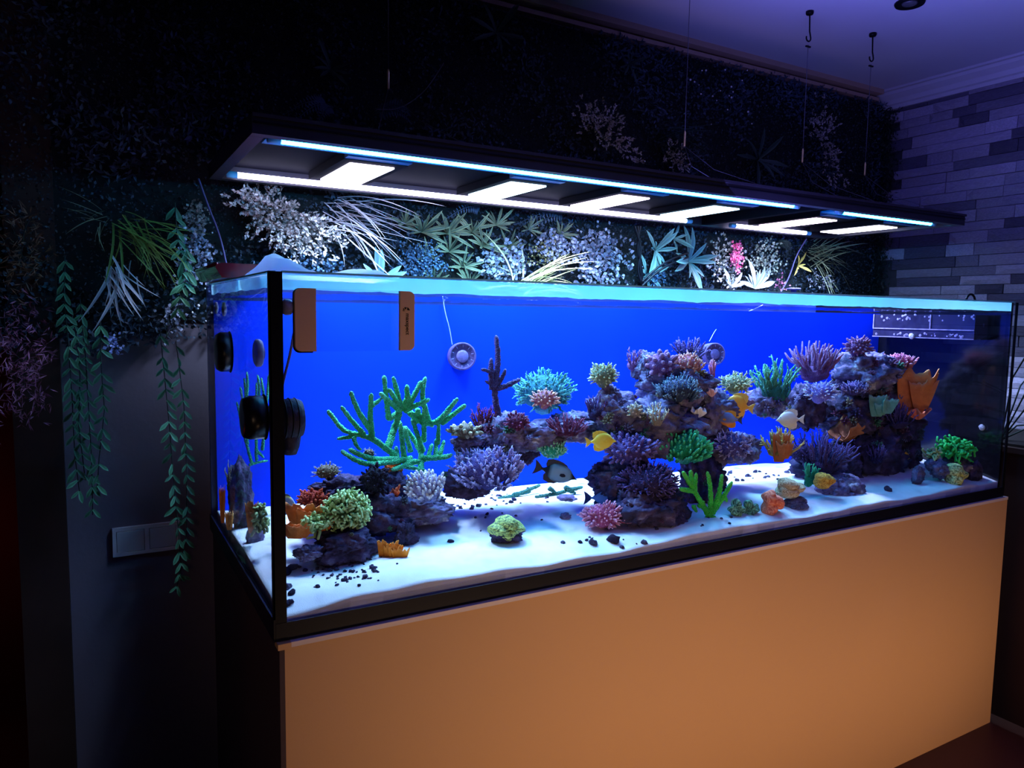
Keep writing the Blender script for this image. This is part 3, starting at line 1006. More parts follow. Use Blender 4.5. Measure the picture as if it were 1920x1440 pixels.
rock_m = mat('live_rock', rgb(70, 62, 90), 0.92, tip=rgb(168, 164, 186), var=0.6, vscale=70, bump=1.0, bscale=120, spec=0.1,
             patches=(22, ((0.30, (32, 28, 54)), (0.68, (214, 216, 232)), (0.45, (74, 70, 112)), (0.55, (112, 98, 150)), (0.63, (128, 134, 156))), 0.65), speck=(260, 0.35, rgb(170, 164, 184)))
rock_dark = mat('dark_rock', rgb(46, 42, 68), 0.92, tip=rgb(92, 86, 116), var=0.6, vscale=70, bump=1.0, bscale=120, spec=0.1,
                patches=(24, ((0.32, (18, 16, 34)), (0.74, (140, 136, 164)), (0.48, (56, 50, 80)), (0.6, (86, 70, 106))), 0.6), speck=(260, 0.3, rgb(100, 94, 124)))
SEED = [0]
ROCKS = []


def rock(px, py, Y, w, h, label, m=None, sub=5, cat='rock', amp=0.4, deep=0.8, group=None, knobs=0):
    SEED[0] += 1
    c = at(px, py, y=Y)
    s = scale_at(c)
    mb = MB()
    rx, rz = w / 2 * s, h / 2 * s
    ry = min(rx * deep, max(0.02, back_y(c[0]) - 0.02 - Y)) if Y > 0.2 else min(rx * deep, max(0.015, Y - T - 0.006))
    if knobs:
        blob(mb, c, rx * 0.92, ry * 0.92, rz * 0.92, sub, 0.3, 1.5, 0.1, SEED[0], flat=0.03)
        for k in range(knobs):
            d = NR.normal(size=3)
            d /= np.linalg.norm(d)
            d[1] = -abs(d[1])
            r = rx * NR.uniform(0.10, 0.18)
            blob(mb, c + d * np.array([rx, ry, rz]) * 0.9, r, r, r * 0.9, 3, 0.2, 1.5, 0.05, SEED[0] + k)
    else:
        blob(mb, c, rx * 0.9, ry * 0.9, rz * 0.9, sub, amp, 1.7, 0.14, SEED[0], flat=0.03, knob=0.30)
    o = mb.build('reef_rock', m or rock_m)
    ROCKS.append((np.vstack(mb.v), mb.f))
    return tag(o, label, cat, group)


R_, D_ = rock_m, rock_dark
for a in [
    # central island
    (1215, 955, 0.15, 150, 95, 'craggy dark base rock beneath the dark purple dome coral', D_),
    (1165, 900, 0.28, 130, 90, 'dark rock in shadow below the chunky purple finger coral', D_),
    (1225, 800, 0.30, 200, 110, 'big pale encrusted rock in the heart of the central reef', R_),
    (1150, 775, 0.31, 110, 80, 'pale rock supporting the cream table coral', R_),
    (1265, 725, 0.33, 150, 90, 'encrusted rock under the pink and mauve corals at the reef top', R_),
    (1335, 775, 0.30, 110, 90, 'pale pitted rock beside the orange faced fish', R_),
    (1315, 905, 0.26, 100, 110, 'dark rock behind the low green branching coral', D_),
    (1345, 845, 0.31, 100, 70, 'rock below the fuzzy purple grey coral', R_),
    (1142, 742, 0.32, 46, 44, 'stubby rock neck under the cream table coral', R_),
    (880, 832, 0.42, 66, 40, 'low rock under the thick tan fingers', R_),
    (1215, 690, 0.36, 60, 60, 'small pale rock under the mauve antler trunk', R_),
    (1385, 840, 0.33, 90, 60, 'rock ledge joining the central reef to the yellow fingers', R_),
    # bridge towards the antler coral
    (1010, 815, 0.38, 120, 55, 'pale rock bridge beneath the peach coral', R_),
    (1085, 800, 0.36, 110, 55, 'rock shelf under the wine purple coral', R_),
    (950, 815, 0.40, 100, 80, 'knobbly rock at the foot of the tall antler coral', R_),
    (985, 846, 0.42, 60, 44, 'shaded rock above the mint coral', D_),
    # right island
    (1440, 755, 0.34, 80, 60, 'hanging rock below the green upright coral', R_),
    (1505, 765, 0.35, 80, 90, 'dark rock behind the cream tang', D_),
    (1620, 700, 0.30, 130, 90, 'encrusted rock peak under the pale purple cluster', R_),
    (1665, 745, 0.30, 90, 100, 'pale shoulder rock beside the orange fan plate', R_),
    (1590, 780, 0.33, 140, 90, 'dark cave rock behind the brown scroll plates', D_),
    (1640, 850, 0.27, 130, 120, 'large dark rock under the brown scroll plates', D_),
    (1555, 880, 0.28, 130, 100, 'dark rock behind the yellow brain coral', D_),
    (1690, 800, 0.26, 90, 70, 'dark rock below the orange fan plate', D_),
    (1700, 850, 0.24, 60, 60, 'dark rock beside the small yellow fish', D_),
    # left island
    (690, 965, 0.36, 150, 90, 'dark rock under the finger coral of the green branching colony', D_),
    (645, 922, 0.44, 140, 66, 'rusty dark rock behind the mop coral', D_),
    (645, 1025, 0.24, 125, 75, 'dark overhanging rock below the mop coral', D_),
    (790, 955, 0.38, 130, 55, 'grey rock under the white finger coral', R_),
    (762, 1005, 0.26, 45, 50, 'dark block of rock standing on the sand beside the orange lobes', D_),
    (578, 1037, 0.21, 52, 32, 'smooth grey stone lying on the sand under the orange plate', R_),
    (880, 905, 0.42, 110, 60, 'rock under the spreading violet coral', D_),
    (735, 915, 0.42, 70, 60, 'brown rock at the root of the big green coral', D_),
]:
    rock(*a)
rock(1575, 918, 0.14, 95, 60, 'mound of pebbly grey rock beside the yellow brain coral', R_, knobs=60)
rock(1492, 946, 0.085, 48, 30, 'small knobbly blue grey rock beside the salmon brain coral', R_, knobs=24)
rock(1248, 965, 0.12, 80, 70, 'pebbly dark rock between pink dome and green branches', D_, knobs=40)
rock(1762, 880, 0.08, 40, 34, 'smooth lilac rock leaning at the green mop coral', R_, sub=4)
rock(1750, 872, 0.10, 34, 26, 'small lilac rock behind the yellow ridged coral', R_, sub=4)
rock(1826, 885, 0.06, 34, 42, 'dark maroon rock at the far end of the sand', D_, sub=4)
rock(1790, 875, 0.10, 60, 40, 'pale rock carrying the bright green mop coral', R_, sub=4)
rock(1722, 892, 0.09, 26, 36, 'small white rock with a dark cap alone on the sand', R_, sub=4)
rock(952, 1003, 0.17, 64, 40, 'dark rock carrying the yellow ridged coral alone on open sand', D_, sub=4)
rock(1062, 940, 0.42, 46, 22, 'rounded grey rock lying behind the pink dome coral', R_, sub=4)
rock(1060, 968, 0.26, 20, 14, 'small round grey stone on open sand beside the pink dome', R_, sub=4)
# left pane column, added for the refracted view through the side pane
rock(452, 930, 0.60, 46, 140, 'dark rock column seen through the side pane', D_, sub=4)
rock(478, 1010, 0.45, 30, 60, 'bluish rock foot seen through the side pane', R_, sub=4)

from mathutils.bvhtree import BVHTree
RV, RF, n0 = [], [], 0
for v_, f_ in ROCKS:
    RV.append(v_)
    RF += [tuple(i + n0 for i in q) for q in f_]
    n0 += len(v_)
RV = np.vstack(RV)
TREE = BVHTree.FromPolygons([tuple(v) for v in RV.tolist()], RF)


def rock_hit(px, py):
    d = ray(px, py)
    h, nrm, idx, dist = TREE.ray_cast(Vector(CAM), Vector(d).normalized())
    return (None, None) if h is None else (np.array(h), np.array(nrm))


def front_y(px, py, Y, push):
    """bring a colony forward so that it grows on the face of the rock"""
    h, _ = rock_hit(px, py)
    if h is None:
        return Y
    return max(T + 0.03, min(Y, h[1] - push))


# loose rubble on the sand
pebs = []
for k in range(5):
    mb = MB()
    blob(mb, (0, 0, 0), 1, 0.85, 0.7, 2, 0.5, 1.5, 0.1, 90 + k)
    pebs.append(mb.mesh('rubble', D_ if k % 2 else R_, smooth=False))


def pebble(px, py, r, label, group, name='rubble'):
    c = at(px, py, z=0.066)
    if not (T + 0.01 < c[1] < back_y(c[0]) - 0.02 and T + 0.01 < c[0] < L_ - T - 0.01):
        return
    z = sand_z(c[0], c[1])
    o = bpy.data.objects.new(name, RNG.choice(pebs))
    COL.objects.link(o)
    rr = r * scale_at(c)
    o.location = (c[0], c[1], z + rr * 0.25)
    o.scale = (rr, rr, rr)
    o.rotation_euler = (RNG.random() * 0.5, RNG.random() * 0.5, RNG.random() * 6)
    tag(o, label, 'stone', group)


for (cx_, cy_, sx, sy, n, lab, grp) in ((905, 945, 60, 20, 55, 'small dark rubble scattered on sand between the violet and pink corals', 'rubble in the middle of the sand'),
                                        (650, 1068, 42, 13, 75, 'small dark rubble on the sand below the mop coral', 'rubble below the mop coral'),
                                        (1400, 895, 60, 7, 26, 'small dark rubble on the rear sand behind the green ringed coral', 'rubble on the rear sand'),
                                        (1130, 1012, 40, 5, 9, 'black stone chip in the row before the pink dome', 'black chips before the pink dome'),
                                        (1330, 985, 60, 12, 14, 'small stone chip by the foot of the low green coral', 'chips by the low green coral')):
    for k in range(n):
        pebble(RNG.gauss(cx_, sx), RNG.gauss(cy_, sy), RNG.choice((2, 2.5, 3, 4, 5)), lab, grp)
for (px, py, r) in ((537, 1068, 11), (547, 1104, 8), (545, 1116, 7), (538, 1118, 8), (536, 1095, 10), (548, 1060, 10)):
    pebble(px, py, r, 'dark round snail shell heaped in the sand corner by the black seam', 'dark shells in the corner', 'snail_shell')
for (px, py, r, lab) in ((584, 1122, 8, 'green chip of stone by the front glass near the corner'), (845, 1017, 6, 'dark square chip alone on open sand'), (1112, 1016, 9, 'pointed black stone at the end of the row by the pink dome'),
                         (1150, 1010, 13, 'large black stone in front of the pink dome'), (1208, 1010, 7, 'pale cyan pointed stone on the front sand'), (1645, 945, 5, 'small grey chip on the bright front sand'), (1665, 918, 8, 'dark slanted stick of rubble below the big dark rock')):
    pebble(px, py, r, lab, None, 'stone_chip')

# ------------------------------------------------------------------ reef: corals
PAL = {
    'green': ((26, 172, 104), (150, 255, 205)), 'lime': ((44, 206, 60), (160, 255, 130)), 'teal': ((30, 92, 108), (120, 214, 200)), 'mint': ((34, 140, 104), (180, 255, 205)),
    'emerald': ((8, 120, 84), (90, 235, 170)), 'purple': ((56, 42, 94), (132, 114, 178)), 'violet': ((62, 54, 110), (200, 194, 244)), 'darkpurple': ((34, 27, 66), (112, 98, 168)),
    'mauve': ((90, 56, 100), (176, 132, 172)), 'pink': ((136, 58, 96), (244, 176, 204)), 'peach': ((140, 84, 100), (250, 204, 186)), 'wine': ((66, 22, 52), (150, 84, 124)),
    'cream': ((124, 118, 104), (250, 244, 216)), 'olivecream': ((92, 106, 84), (232, 238, 186)), 'white': ((116, 112, 150), (255, 255, 255)), 'slate': ((40, 52, 80), (150, 184, 200)),
    'black': ((12, 10, 26), (44, 38, 66)), 'seagreen': ((26, 84, 78), (112, 196, 152)), 'tan': ((84, 76, 66), (190, 186, 150)), 'yellow': ((120, 92, 36), (250, 228, 140)),
    'maroon': ((62, 16, 38), (130, 60, 92)), 'rust': ((120, 36, 22), (200, 90, 56)), 'lav': ((96, 86, 160), (236, 232, 255)),
}


def coral_mat(key, kind='voronoi', bs=320, bump=0.8):
    a, b = PAL[key]
    return mat('coral_' + key, tuple(min(0.8, v * 1.45) for v in rgb(*a)), 0.75, tip=rgb(*b), var=0.3, vscale=60, bump=bump, bscale=bs, kind=kind, spec=0.2, speck=(430, 0.42, rgb(*b)))


def finger(mb, p0, p1, r0, r1, sides=6, rings=5, sag=0.0, lump=0.1, t0=0.0, t1=1.0, power=2.0):
    p0, p1 = np.asarray(p0), np.asarray(p1)
    u = np.linspace(0, 1, rings)
    L = np.linalg.norm(p1 - p0)
    pts = p0 + (p1 - p0) * u[:, None] + np.array([0, 0, 1]) * (sag * L * np.sin(u * PI))[:, None]
    pts[1:-1] += NR.normal(0, 0.03 * L, (rings - 2, 3))
    rad = r0 + (r1 - r0) * u
    rad[-1] *= 0.72
    mb.tube(pts, rad, sides, t0 + (t1 - t0) * u ** power, True, lump)


def coral(kind, px, py, w, h, Y, key, label, n=90, fr=0.1, name='finger_coral', tilt=0.0, branchlets=0, base_key=None, bump=0.8, elong=1.0, deep=0.8, lean=0.75):
    """dome / spike / table / fan colonies; px,py is the middle of the colony, w,h its size in photo pixels"""
    Y = front_y(px, py, Y, 0.45 * w / 2 * scale_at(at(px, py, y=Y)))
    c = at(px, py, y=Y)
    s = scale_at(c)
    rx, hz = w / 2 * s, h * s
    ry = min(rx * deep, max(0.012, Y - T - 0.008), max(0.012, back_y(c[0]) - Y - 0.008))
    base = c - np.array([0, 0, hz / 2])
    t = thing(name, label, 'coral', base)
    m = coral_mat(key, bump=bump)
    mb = MB()
    rt2 = np.array([RT[0], RT[1], 0])
    rt2 /= np.linalg.norm(rt2)
    dp = np.array([-rt2[1], rt2[0], 0])

    def loc(a, b, cc):      # across, depth, up -> world, with tilt in the picture plane
        ca, sa = math.cos(tilt), math.sin(tilt)
        return base + rt2 * (a * ca - cc * sa) + dp * b + np.array([0, 0, a * sa + cc * ca])

    bb = MB()
    if kind in ('dome', 'spike', 'table'):
        mid = base + np.array([0, 0, hz / 2])
        tc = CAM - mid
        tc /= np.linalg.norm(tc)
        A = np.array([0, 0, 1.0]) * math.cos(lean) + tc * math.sin(lean)
        A = A + rt2 * -math.sin(tilt)
        A /= np.linalg.norm(A)
        e1 = np.cross(A, np.array([0.3, 0.1, 0.9]))
        e1 /= np.linalg.norm(e1)
        e2 = np.cross(A, e1)
        lo = -0.35 if kind != 'table' else -0.1
        for i in range(n):
            ct = lo + (1 - lo) * (i + 0.5) / n
            sn = math.sqrt(1 - ct * ct)
            az = i * 2.399963 + NR.uniform(-0.2, 0.2)
            d = A * ct + (e1 * math.cos(az) + e2 * math.sin(az)) * sn
            da, db, dc = d @ rt2, d @ dp, d[2]
            k = NR.uniform(0.86, 1.04) * (0.93 + 0.32 * noise.noise(Vector(d * 1.9) + Vector((px * 0.37, py * 0.21, 0))))
            e = rt2 * da * rx + dp * db * ry + np.array([0, 0, dc * hz / 2])
            p1 = mid + e * k
            ln = np.linalg.norm(e)
            fd = d * (0.55 if kind == 'table' else 0.95) + A * (0.65 if kind == 'table' else 0.15) + np.array([0, 0, 0.12])
            fd /= np.linalg.norm(fd)
            flen = max(ln * 0.5, 0.25 * rx) * elong ** 0.5
            p0 = p1 - fd * flen
            r = fr * rx
            finger(mb, p0, p1, r, r * 0.66, 6, 5, 0.02, 0.12, 0.0, 1.0, 2.2)
            nb = branchlets if branchlets else (3 if kind == 'spike' else 0)
            for q in range(nb):
                u = NR.uniform(0.35, 0.95)
                pb = p0 + (p1 - p0) * u
                dd = fd + NR.normal(0, 0.65, 3)
                dd /= np.linalg.norm(dd)
                finger(mb, pb, pb + dd * r * NR.uniform(2.0, 3.2), r * 0.55, r * 0.3, 5, 3, 0, 0, u * u * 0.6, 1.0)
        blob(bb, mid, rx * 0.66, ry * 0.66, hz * 0.33, 3, 0.2, 1.5, 0.1, SEED[0], tipfn=lambda p, n2: 0.0)
        # stalk to the rock behind
        bb.tube([mid, mid - np.array([0, 0, hz * 0.35]) + dp * ry * 0.6], [rx * 0.45, rx * 0.3], 10)
    elif kind == 'fan':
        for i in range(n):
            u = NR.uniform(-1, 1)
            v = NR.uniform(-1, 1)
            p0 = loc(u * rx * 0.45, v * ry * 0.5, hz * 0.12 * NR.rand())
            k = (1 - 0.35 * u * u) * NR.uniform(0.62, 1.0)
            p1 = loc(u * rx * (0.95 + 0.1 * NR.rand()) * elong, v * ry, hz * k)
            r = fr * rx
            finger(mb, p0, p1, r, r * 0.55, 6, 6, 0.0)
            for q in range(branchlets):
                uu = NR.uniform(0.3, 0.95)
                pb = p0 + (p1 - p0) * uu
                dd = (p1 - p0) / np.linalg.norm(p1 - p0) * 0.9 + NR.normal(0, 0.5, 3)
                dd /= np.linalg.norm(dd)
                finger(mb, pb, pb + dd * r * NR.uniform(2.0, 4.0), r * 0.5, r * 0.28, 5, 3, 0, 0, uu * 0.6, 1.0)
        blob(bb, loc(0, 0, hz * 0.08), rx * 0.55, ry * 0.6, hz * 0.2, 3, 0.3, 1.5, 0.1, SEED[0], tipfn=lambda p, n2: 0.0)
    SEED[0] += 1
    o = mb.build('branches', m, t)
    tag(o, kind='stuff')
    bb.build('base', coral_mat(base_key or key, bump=bump), t)
    return t


def stag_mat(key):
    a, b = PAL[key]
    return mat('stag_' + key, rgb(*a), 0.7, tip=rgb(*b), var=0.25, vscale=60, bump=1.0, bscale=300, kind='voronoi', spec=0.25, speck=(300, 0.8, rgb(*b)))


def skeleton(name, label, lines, key, Yfn, r0, r1, org, sc, sides=9):
    """a branching coral drawn branch by branch; each branch is a part"""
    m = stag_mat(key)
    allp = []
    polys = []
    for ln in lines:
        k = 1.0
        if isinstance(ln[-1], (int, float)):
            k = ln[-1]
            ln = ln[:-1]
        P = np.array([at(org[0] + u * sc, org[1] + v * sc, y=Yfn(u, v)) for u, v in ln])
        for _ in range(2):
            Q = [P[0]]
            for a, b in zip(P[:-1], P[1:]):
                Q += [0.75 * a + 0.25 * b, 0.25 * a + 0.75 * b]
            Q.append(P[-1])
            P = np.array(Q)
        # resample
        dist = np.r_[0, np.cumsum(np.linalg.norm(np.diff(P, axis=0), axis=1))]
        n = max(6, int(dist[-1] / 0.0035))
        s = np.linspace(0, dist[-1], n)
        P = np.stack([np.interp(s, dist, P[:, i]) for i in range(3)], 1)
        polys.append((P, k))
        allp.append(P)
    A = np.vstack(allp)
    i = A[:, 2].argmin()
    t = thing(name, label, 'coral', A[i])
    for P, k in polys:
        n = len(P)
        u = np.linspace(0, 1, n)
        rad = (r0 + (r1 - r0) * u) * k
        rad[-1] *= 0.6
        rad[-2] *= 0.88
        mb = MB()
        mb.tube(P, rad, sides, 0.05 + 0.9 * np.clip(u - 0.6, 0, 1) ** 1.5, True, 0.2)
        mb.build('branch', m, t)
    return t


skeleton('staghorn_coral', 'big bright green branching coral spreading over the dark rock', [
    [(880, 1010), (700, 880), (560, 850), (480, 820), (380, 680)], [(650, 860), (560, 760), (480, 650), .9], [(690, 810), (600, 680), (550, 540), .95],
    [(710, 870), (695, 720), (705, 555)], [(700, 650), (780, 590), .8], [(590, 870), (450, 892), .75], [(570, 880), (600, 960), (630, 972), .75], [(860, 1000), (710, 880), 1.15],
    [(900, 1045), (700, 1050), (540, 970), 1.1], [(760, 1085), (620, 1075), (480, 982), .95], [(1000, 1040), (880, 1060), (700, 1085), 1.1], [(830, 960), (880, 800), (920, 690), 1.35],
    [(920, 690), (830, 750), 1.2], [(835, 735), (820, 620), (800, 420), 1.05], [(920, 680), (770, 550), 1.05], [(925, 660), (870, 430), 1.05], [(910, 640), (840, 520)], [(980, 620), (970, 490), 1.1],
    [(950, 680), (1010, 600), (1080, 460), 1.05], [(950, 680), (1140, 595), 1.05], [(945, 650), (980, 570)], [(1130, 740), (1080, 570), (1110, 430), 1.05], [(990, 690), (1080, 775), (1180, 780), (1300, 668), 1.1],
    [(1200, 775), (1350, 590)], [(1235, 775), (1410, 638)], [(1100, 700), (1165, 800), 1.1], [(950, 1030), (920, 760), 1.05], [(1000, 990), (950, 800), .95], [(1080, 1000), (1020, 890), (955, 800)],
    [(1095, 990), (1010, 740)], [(1100, 910), (1100, 660)], [(1080, 1140), (1080, 990), 1.3], [(1070, 1040), (1260, 1030), (1310, 1010), 1.1], [(1190, 1045), (1190, 895)], [(1130, 1035), (1160, 930), .9],
    [(1205, 930), (1210, 770), .9], [(1000, 1060), (930, 1095), (1050, 1115)], [(1010, 1075), (860, 1125)], [(900, 1045), (890, 950)], [(1220, 1010), (1250, 905), .8], [(1050, 670), (1085, 770), .9], [(1040, 770), (1040, 690), .9], [(960, 1075), (1080, 1060), 1.2]],
    'green', lambda u, v: 0.42 + 0.05 * math.sin(u / 130.0) + 0.04 * math.sin(v / 110.0), 0.0080, 0.0058, (520, 600), 0.25)
skeleton('staghorn_coral', 'low neon green branching coral on the sand before the dark rock', [
    [(1480, 1470), (1400, 1340), (1360, 1270), (1280, 1140)], [(1370, 1285), (1260, 1268)], [(1352, 1265), (1340, 1130)], [(1370, 1285), (1380, 1150), .9], [(1490, 1460), (1490, 1260), (1465, 1140)],
    [(1500, 1450), (1560, 1290), (1575, 1160)], [(1500, 1450), (1590, 1320), (1650, 1215)], [(1590, 1320), (1612, 1362), .8], [(1490, 1478), (1400, 1535), (1275, 1538), 1.1], [(1490, 1478), (1600, 1545), 1.1], [(1400, 1400), (1440, 1360), .8], [(1360, 1395), (1385, 1440), .8]],
    'lime', lambda u, v: 0.085 + 0.012 * math.sin(u / 70.0), 0.0082, 0.0055, (960, 600), 0.25)
skeleton('antler_coral', 'tall purple antler coral rising above the reef', [
    [(1690, 850), (1640, 640), (1625, 500), 1.3], [(1625, 510), (1660, 300), (1640, 120), 1.05], [(1615, 520), (1600, 400), (1605, 290), 1.0], [(1605, 390), (1530, 370), .7], [(1620, 490), (1560, 458), .6], [(1650, 480), (1690, 430), (1712, 370), .8], [(1630, 520), (1720, 495), (1820, 445), .95]],
    'purple', lambda u, v: 0.40 + 0.01 * math.sin(u / 50.0), 0.0098, 0.0062, (520, 600), 0.25, 10)
skeleton('staghorn_coral', 'dull green forked coral fragment with white stem lying on rear sand', [
    [(-100, 1345), (0, 1325), (100, 1285), (210, 1238)], [(10, 1310), (140, 1288), .9], [(-30, 1335), (170, 1335)], [(20, 1345), (180, 1392), .9]],
    'seagreen', lambda u, v: 0.52, 0.0075, 0.005, (960, 600), 0.25)
skeleton('staghorn_coral', 'dull green fragment lying under the black masked fish', [
    [(180, 1335), (300, 1310), (420, 1280)], [(280, 1262), (330, 1295)], [(400, 1255), (440, 1275), (530, 1252)], [(420, 1280), (480, 1300), .8]],
    'seagreen', lambda u, v: 0.47, 0.0075, 0.005, (960, 600), 0.25)
skeleton('staghorn_coral', 'thin pale green branches doubling the big green coral as refracted in the side pane', [  # added coral in place of the big green coral's refracted image
    [(400, 1420), (340, 1200), (300, 1010)], [(370, 1290), (350, 1060), (322, 910)], [(350, 1150), (362, 960), (348, 850)], [(362, 990), (372, 900), (366, 810)], [(430, 1400), (425, 1100), (432, 880)], [(430, 1050), (455, 930), (437, 830)], [(380, 1430), (440, 1410), (505, 1400)], [(470, 1330), (500, 1000), (512, 830)], [(430, 1330), (480, 1380)], [(500, 1060), (475, 940), (462, 850)]],
    'green', lambda u, v: 0.62, 0.0045, 0.003, (360, 470), 0.28125, 7)

C_ = coral
# --- left island
C_('dome', 702, 900, 62, 66, 0.33, 'black', 'near black finger coral in front of the big green coral', n=46, fr=0.13)
C_('table', 798, 912, 92, 64, 0.30, 'white', 'lavender white coral with stubby fingers on grey rock', n=95, fr=0.085, tilt=0.25)
C_('table', 915, 878, 140, 90, 0.33, 'violet', 'spreading violet coral with long pale tipped fingers', n=120, fr=0.05, tilt=0.12, branchlets=4, elong=2.0)
C_('spike', 614, 884, 56, 36, 0.45, 'tan', 'feathery pale twig coral against the blue panel', n=40, fr=0.05, branchlets=5)
C_('spike', 692, 850, 28, 24, 0.46, 'tan', 'tiny feathery twig behind the green branches', n=18, fr=0.07, branchlets=4)
C_('dome', 588, 935, 66, 40, 0.40, 'rust', 'rust red knobbly coral at the edge of the reef', n=60, fr=0.10)
C_('dome', 572, 962, 30, 22, 0.37, 'rust', 'small rust red tuft above the orange plates', n=24, fr=0.14)
C_('fan', 907, 778, 52, 50, 0.43, 'maroon', 'dark maroon spiky coral beside the antler trunk', n=34, fr=0.06, branchlets=3)
C_('dome', 872, 808, 74, 36, 0.41, 'tan', 'thick tan and green fingers beside the antler trunk', n=22, fr=0.15)
C_('fan', 870, 850, 40, 40, 0.40, 'slate', 'small grey blue fingers above the spreading violet coral', n=14, fr=0.12)
# --- centre left
C_('spike', 1020, 735, 132, 92, 0.45, 'teal', 'large teal bristly dome coral at the rear', n=120, fr=0.035, branchlets=5)
C_('dome', 1021, 748, 62, 42, 0.33, 'peach', 'peach pink short fingered coral before the teal dome', n=55, fr=0.09)
C_('dome', 970, 790, 54, 42, 0.34, 'wine', 'wine red finger coral right of the antler trunk'.replace('right of', 'against'), n=50, fr=0.10)
C_('fan', 1062, 795, 76, 40, 0.32, 'wine', 'wine purple coral lying along the rock shelf', n=46, fr=0.06, elong=1.0, branchlets=2)
C_('table', 1037, 842, 64, 40, 0.33, 'mint', 'mint green tufted coral under the rock bridge', n=70, fr=0.07, branchlets=2)
C_('dome', 1132, 704, 66, 54, 0.30, 'olivecream', 'cream and olive table coral against blue', n=100, fr=0.065, tilt=0.25)
C_('fan', 1116, 757, 42, 46, 0.29, 'darkpurple', 'small dark spiky coral below the cream table', n=22, fr=0.09, branchlets=2)
C_('fan', 1187, 668, 40, 42, 0.38, 'mauve', 'bristly mauve sprig at the reef peak edge', n=12, fr=0.09, branchlets=6)
C_('dome', 1240, 684, 74, 62, 0.36, 'mauve', 'thick mauve trunk coral with stubby knobs at the reef peak', n=26, fr=0.17, tilt=0.2)
C_('table', 1285, 682, 76, 46, 0.30, 'peach', 'pinkish white tufted coral at the reef peak', n=85, fr=0.07, branchlets=1)
C_('fan', 1292, 652, 80, 44, 0.42, 'darkpurple', 'dusky violet spikes along the top of the reef', n=26, fr=0.06, branchlets=5)
C_('table', 1274, 728, 96, 52, 0.25, 'slate', 'grey blue table coral with dark hollow middle', n=110, fr=0.04, branchlets=1, elong=2.2)
C_('dome', 1190, 770, 38, 34, 0.25, 'cream', 'small cream knobby coral in the middle of the rock', n=30, fr=0.13)
C_('fan', 1232, 772, 40, 44, 0.24, 'cream', 'pointed cream coral in the middle of the rock', n=16, fr=0.10, branchlets=7)
C_('dome', 1183, 842, 118, 66, 0.20, 'purple', 'chunky purple coral with stout blunt fingers', n=110, fr=0.075)
C_('table', 1288, 838, 108, 72, 0.18, 'emerald', 'emerald green sloping table coral', n=130, fr=0.062, tilt=-0.30, base_key='emerald')
C_('spike', 1217, 902, 126, 82, 0.145, 'darkpurple', 'dark purple bushy dome coral with fine branches', n=170, fr=0.04, branchlets=3)
C_('dome', 1131, 968, 94, 60, 0.15, 'pink', 'pink low dome coral resting on the sand', n=150, fr=0.06)
C_('fan', 1337, 688, 18, 34, 0.30, 'pink', 'small pink upright frond beside the encrusted pump', n=7, fr=0.25)
C_('spike', 1375, 836, 80, 64, 0.24, 'violet', 'fuzzy purple grey coral on the rock ledge', n=90, fr=0.05, branchlets=3)
C_('spike', 1380, 719, 68, 44, 0.30, 'olivecream', 'pale bristly coral above the yellow orange tang', n=60, fr=0.06, branchlets=4)
C_('fan', 1455, 704, 92, 78, 0.31, 'seagreen', 'upright green grey coral with long pointed fingers', n=44, fr=0.055, branchlets=5)
# --- right
C_('fan', 1528, 672, 92, 68, 0.30, 'mauve', 'mauve fan of long blunt fingers', n=60, fr=0.07, elong=1.1)
C_('dome', 1610, 650, 54, 42, 0.27, 'mauve', 'pale purple knobbed coral topping the encrusted peak', n=70, fr=0.10)
C_('table', 1686, 676, 70, 34, 0.25, 'pink', 'rose pink finger plate reaching out over the dark end', n=60, fr=0.07, elong=2.5, tilt=0.05)
C_('spike', 1540, 735, 72, 46, 0.24, 'lav', 'bright lavender white bushy coral', n=85, fr=0.05, branchlets=2)
C_('table', 1605, 726, 62, 28, 0.25, 'violet', 'flat violet grey plate coral below the peak', n=80, fr=0.05)
C_('fan', 1686, 775, 62, 46, 0.20, 'darkpurple', 'dark purple spiky coral below the orange fan plate', n=40, fr=0.05, branchlets=3)
C_('fan', 1540, 842, 118, 72, 0.19, 'darkpurple', 'deep violet thicket of pale tipped spikes', n=80, fr=0.035, branchlets=4)
C_('fan', 1645, 848, 40, 36, 0.20, 'darkpurple', 'small dark spiky tuft on the large dark rock', n=24, fr=0.07, branchlets=2)
C_('fan', 1517, 884, 30, 48, 0.16, 'emerald', 'small teal green knobbly sprig above the beige brain coral', n=10, fr=0.16, branchlets=3)
C_('fan', 1462, 826, 74, 50, 0.21, 'yellow', 'yellow tipped finger coral growing round a brown cup', n=32, fr=0.075, branchlets=2)
C_('fan', 432, 880, 18, 60, 0.66, 'tan', 'thin tan twig seen through the side pane', n=6, fr=0.16)
C_('spike', 1500, 850, 46, 36, 0.22, 'darkpurple', 'small purple bush beside the deep violet thicket', n=40, fr=0.05, branchlets=3)


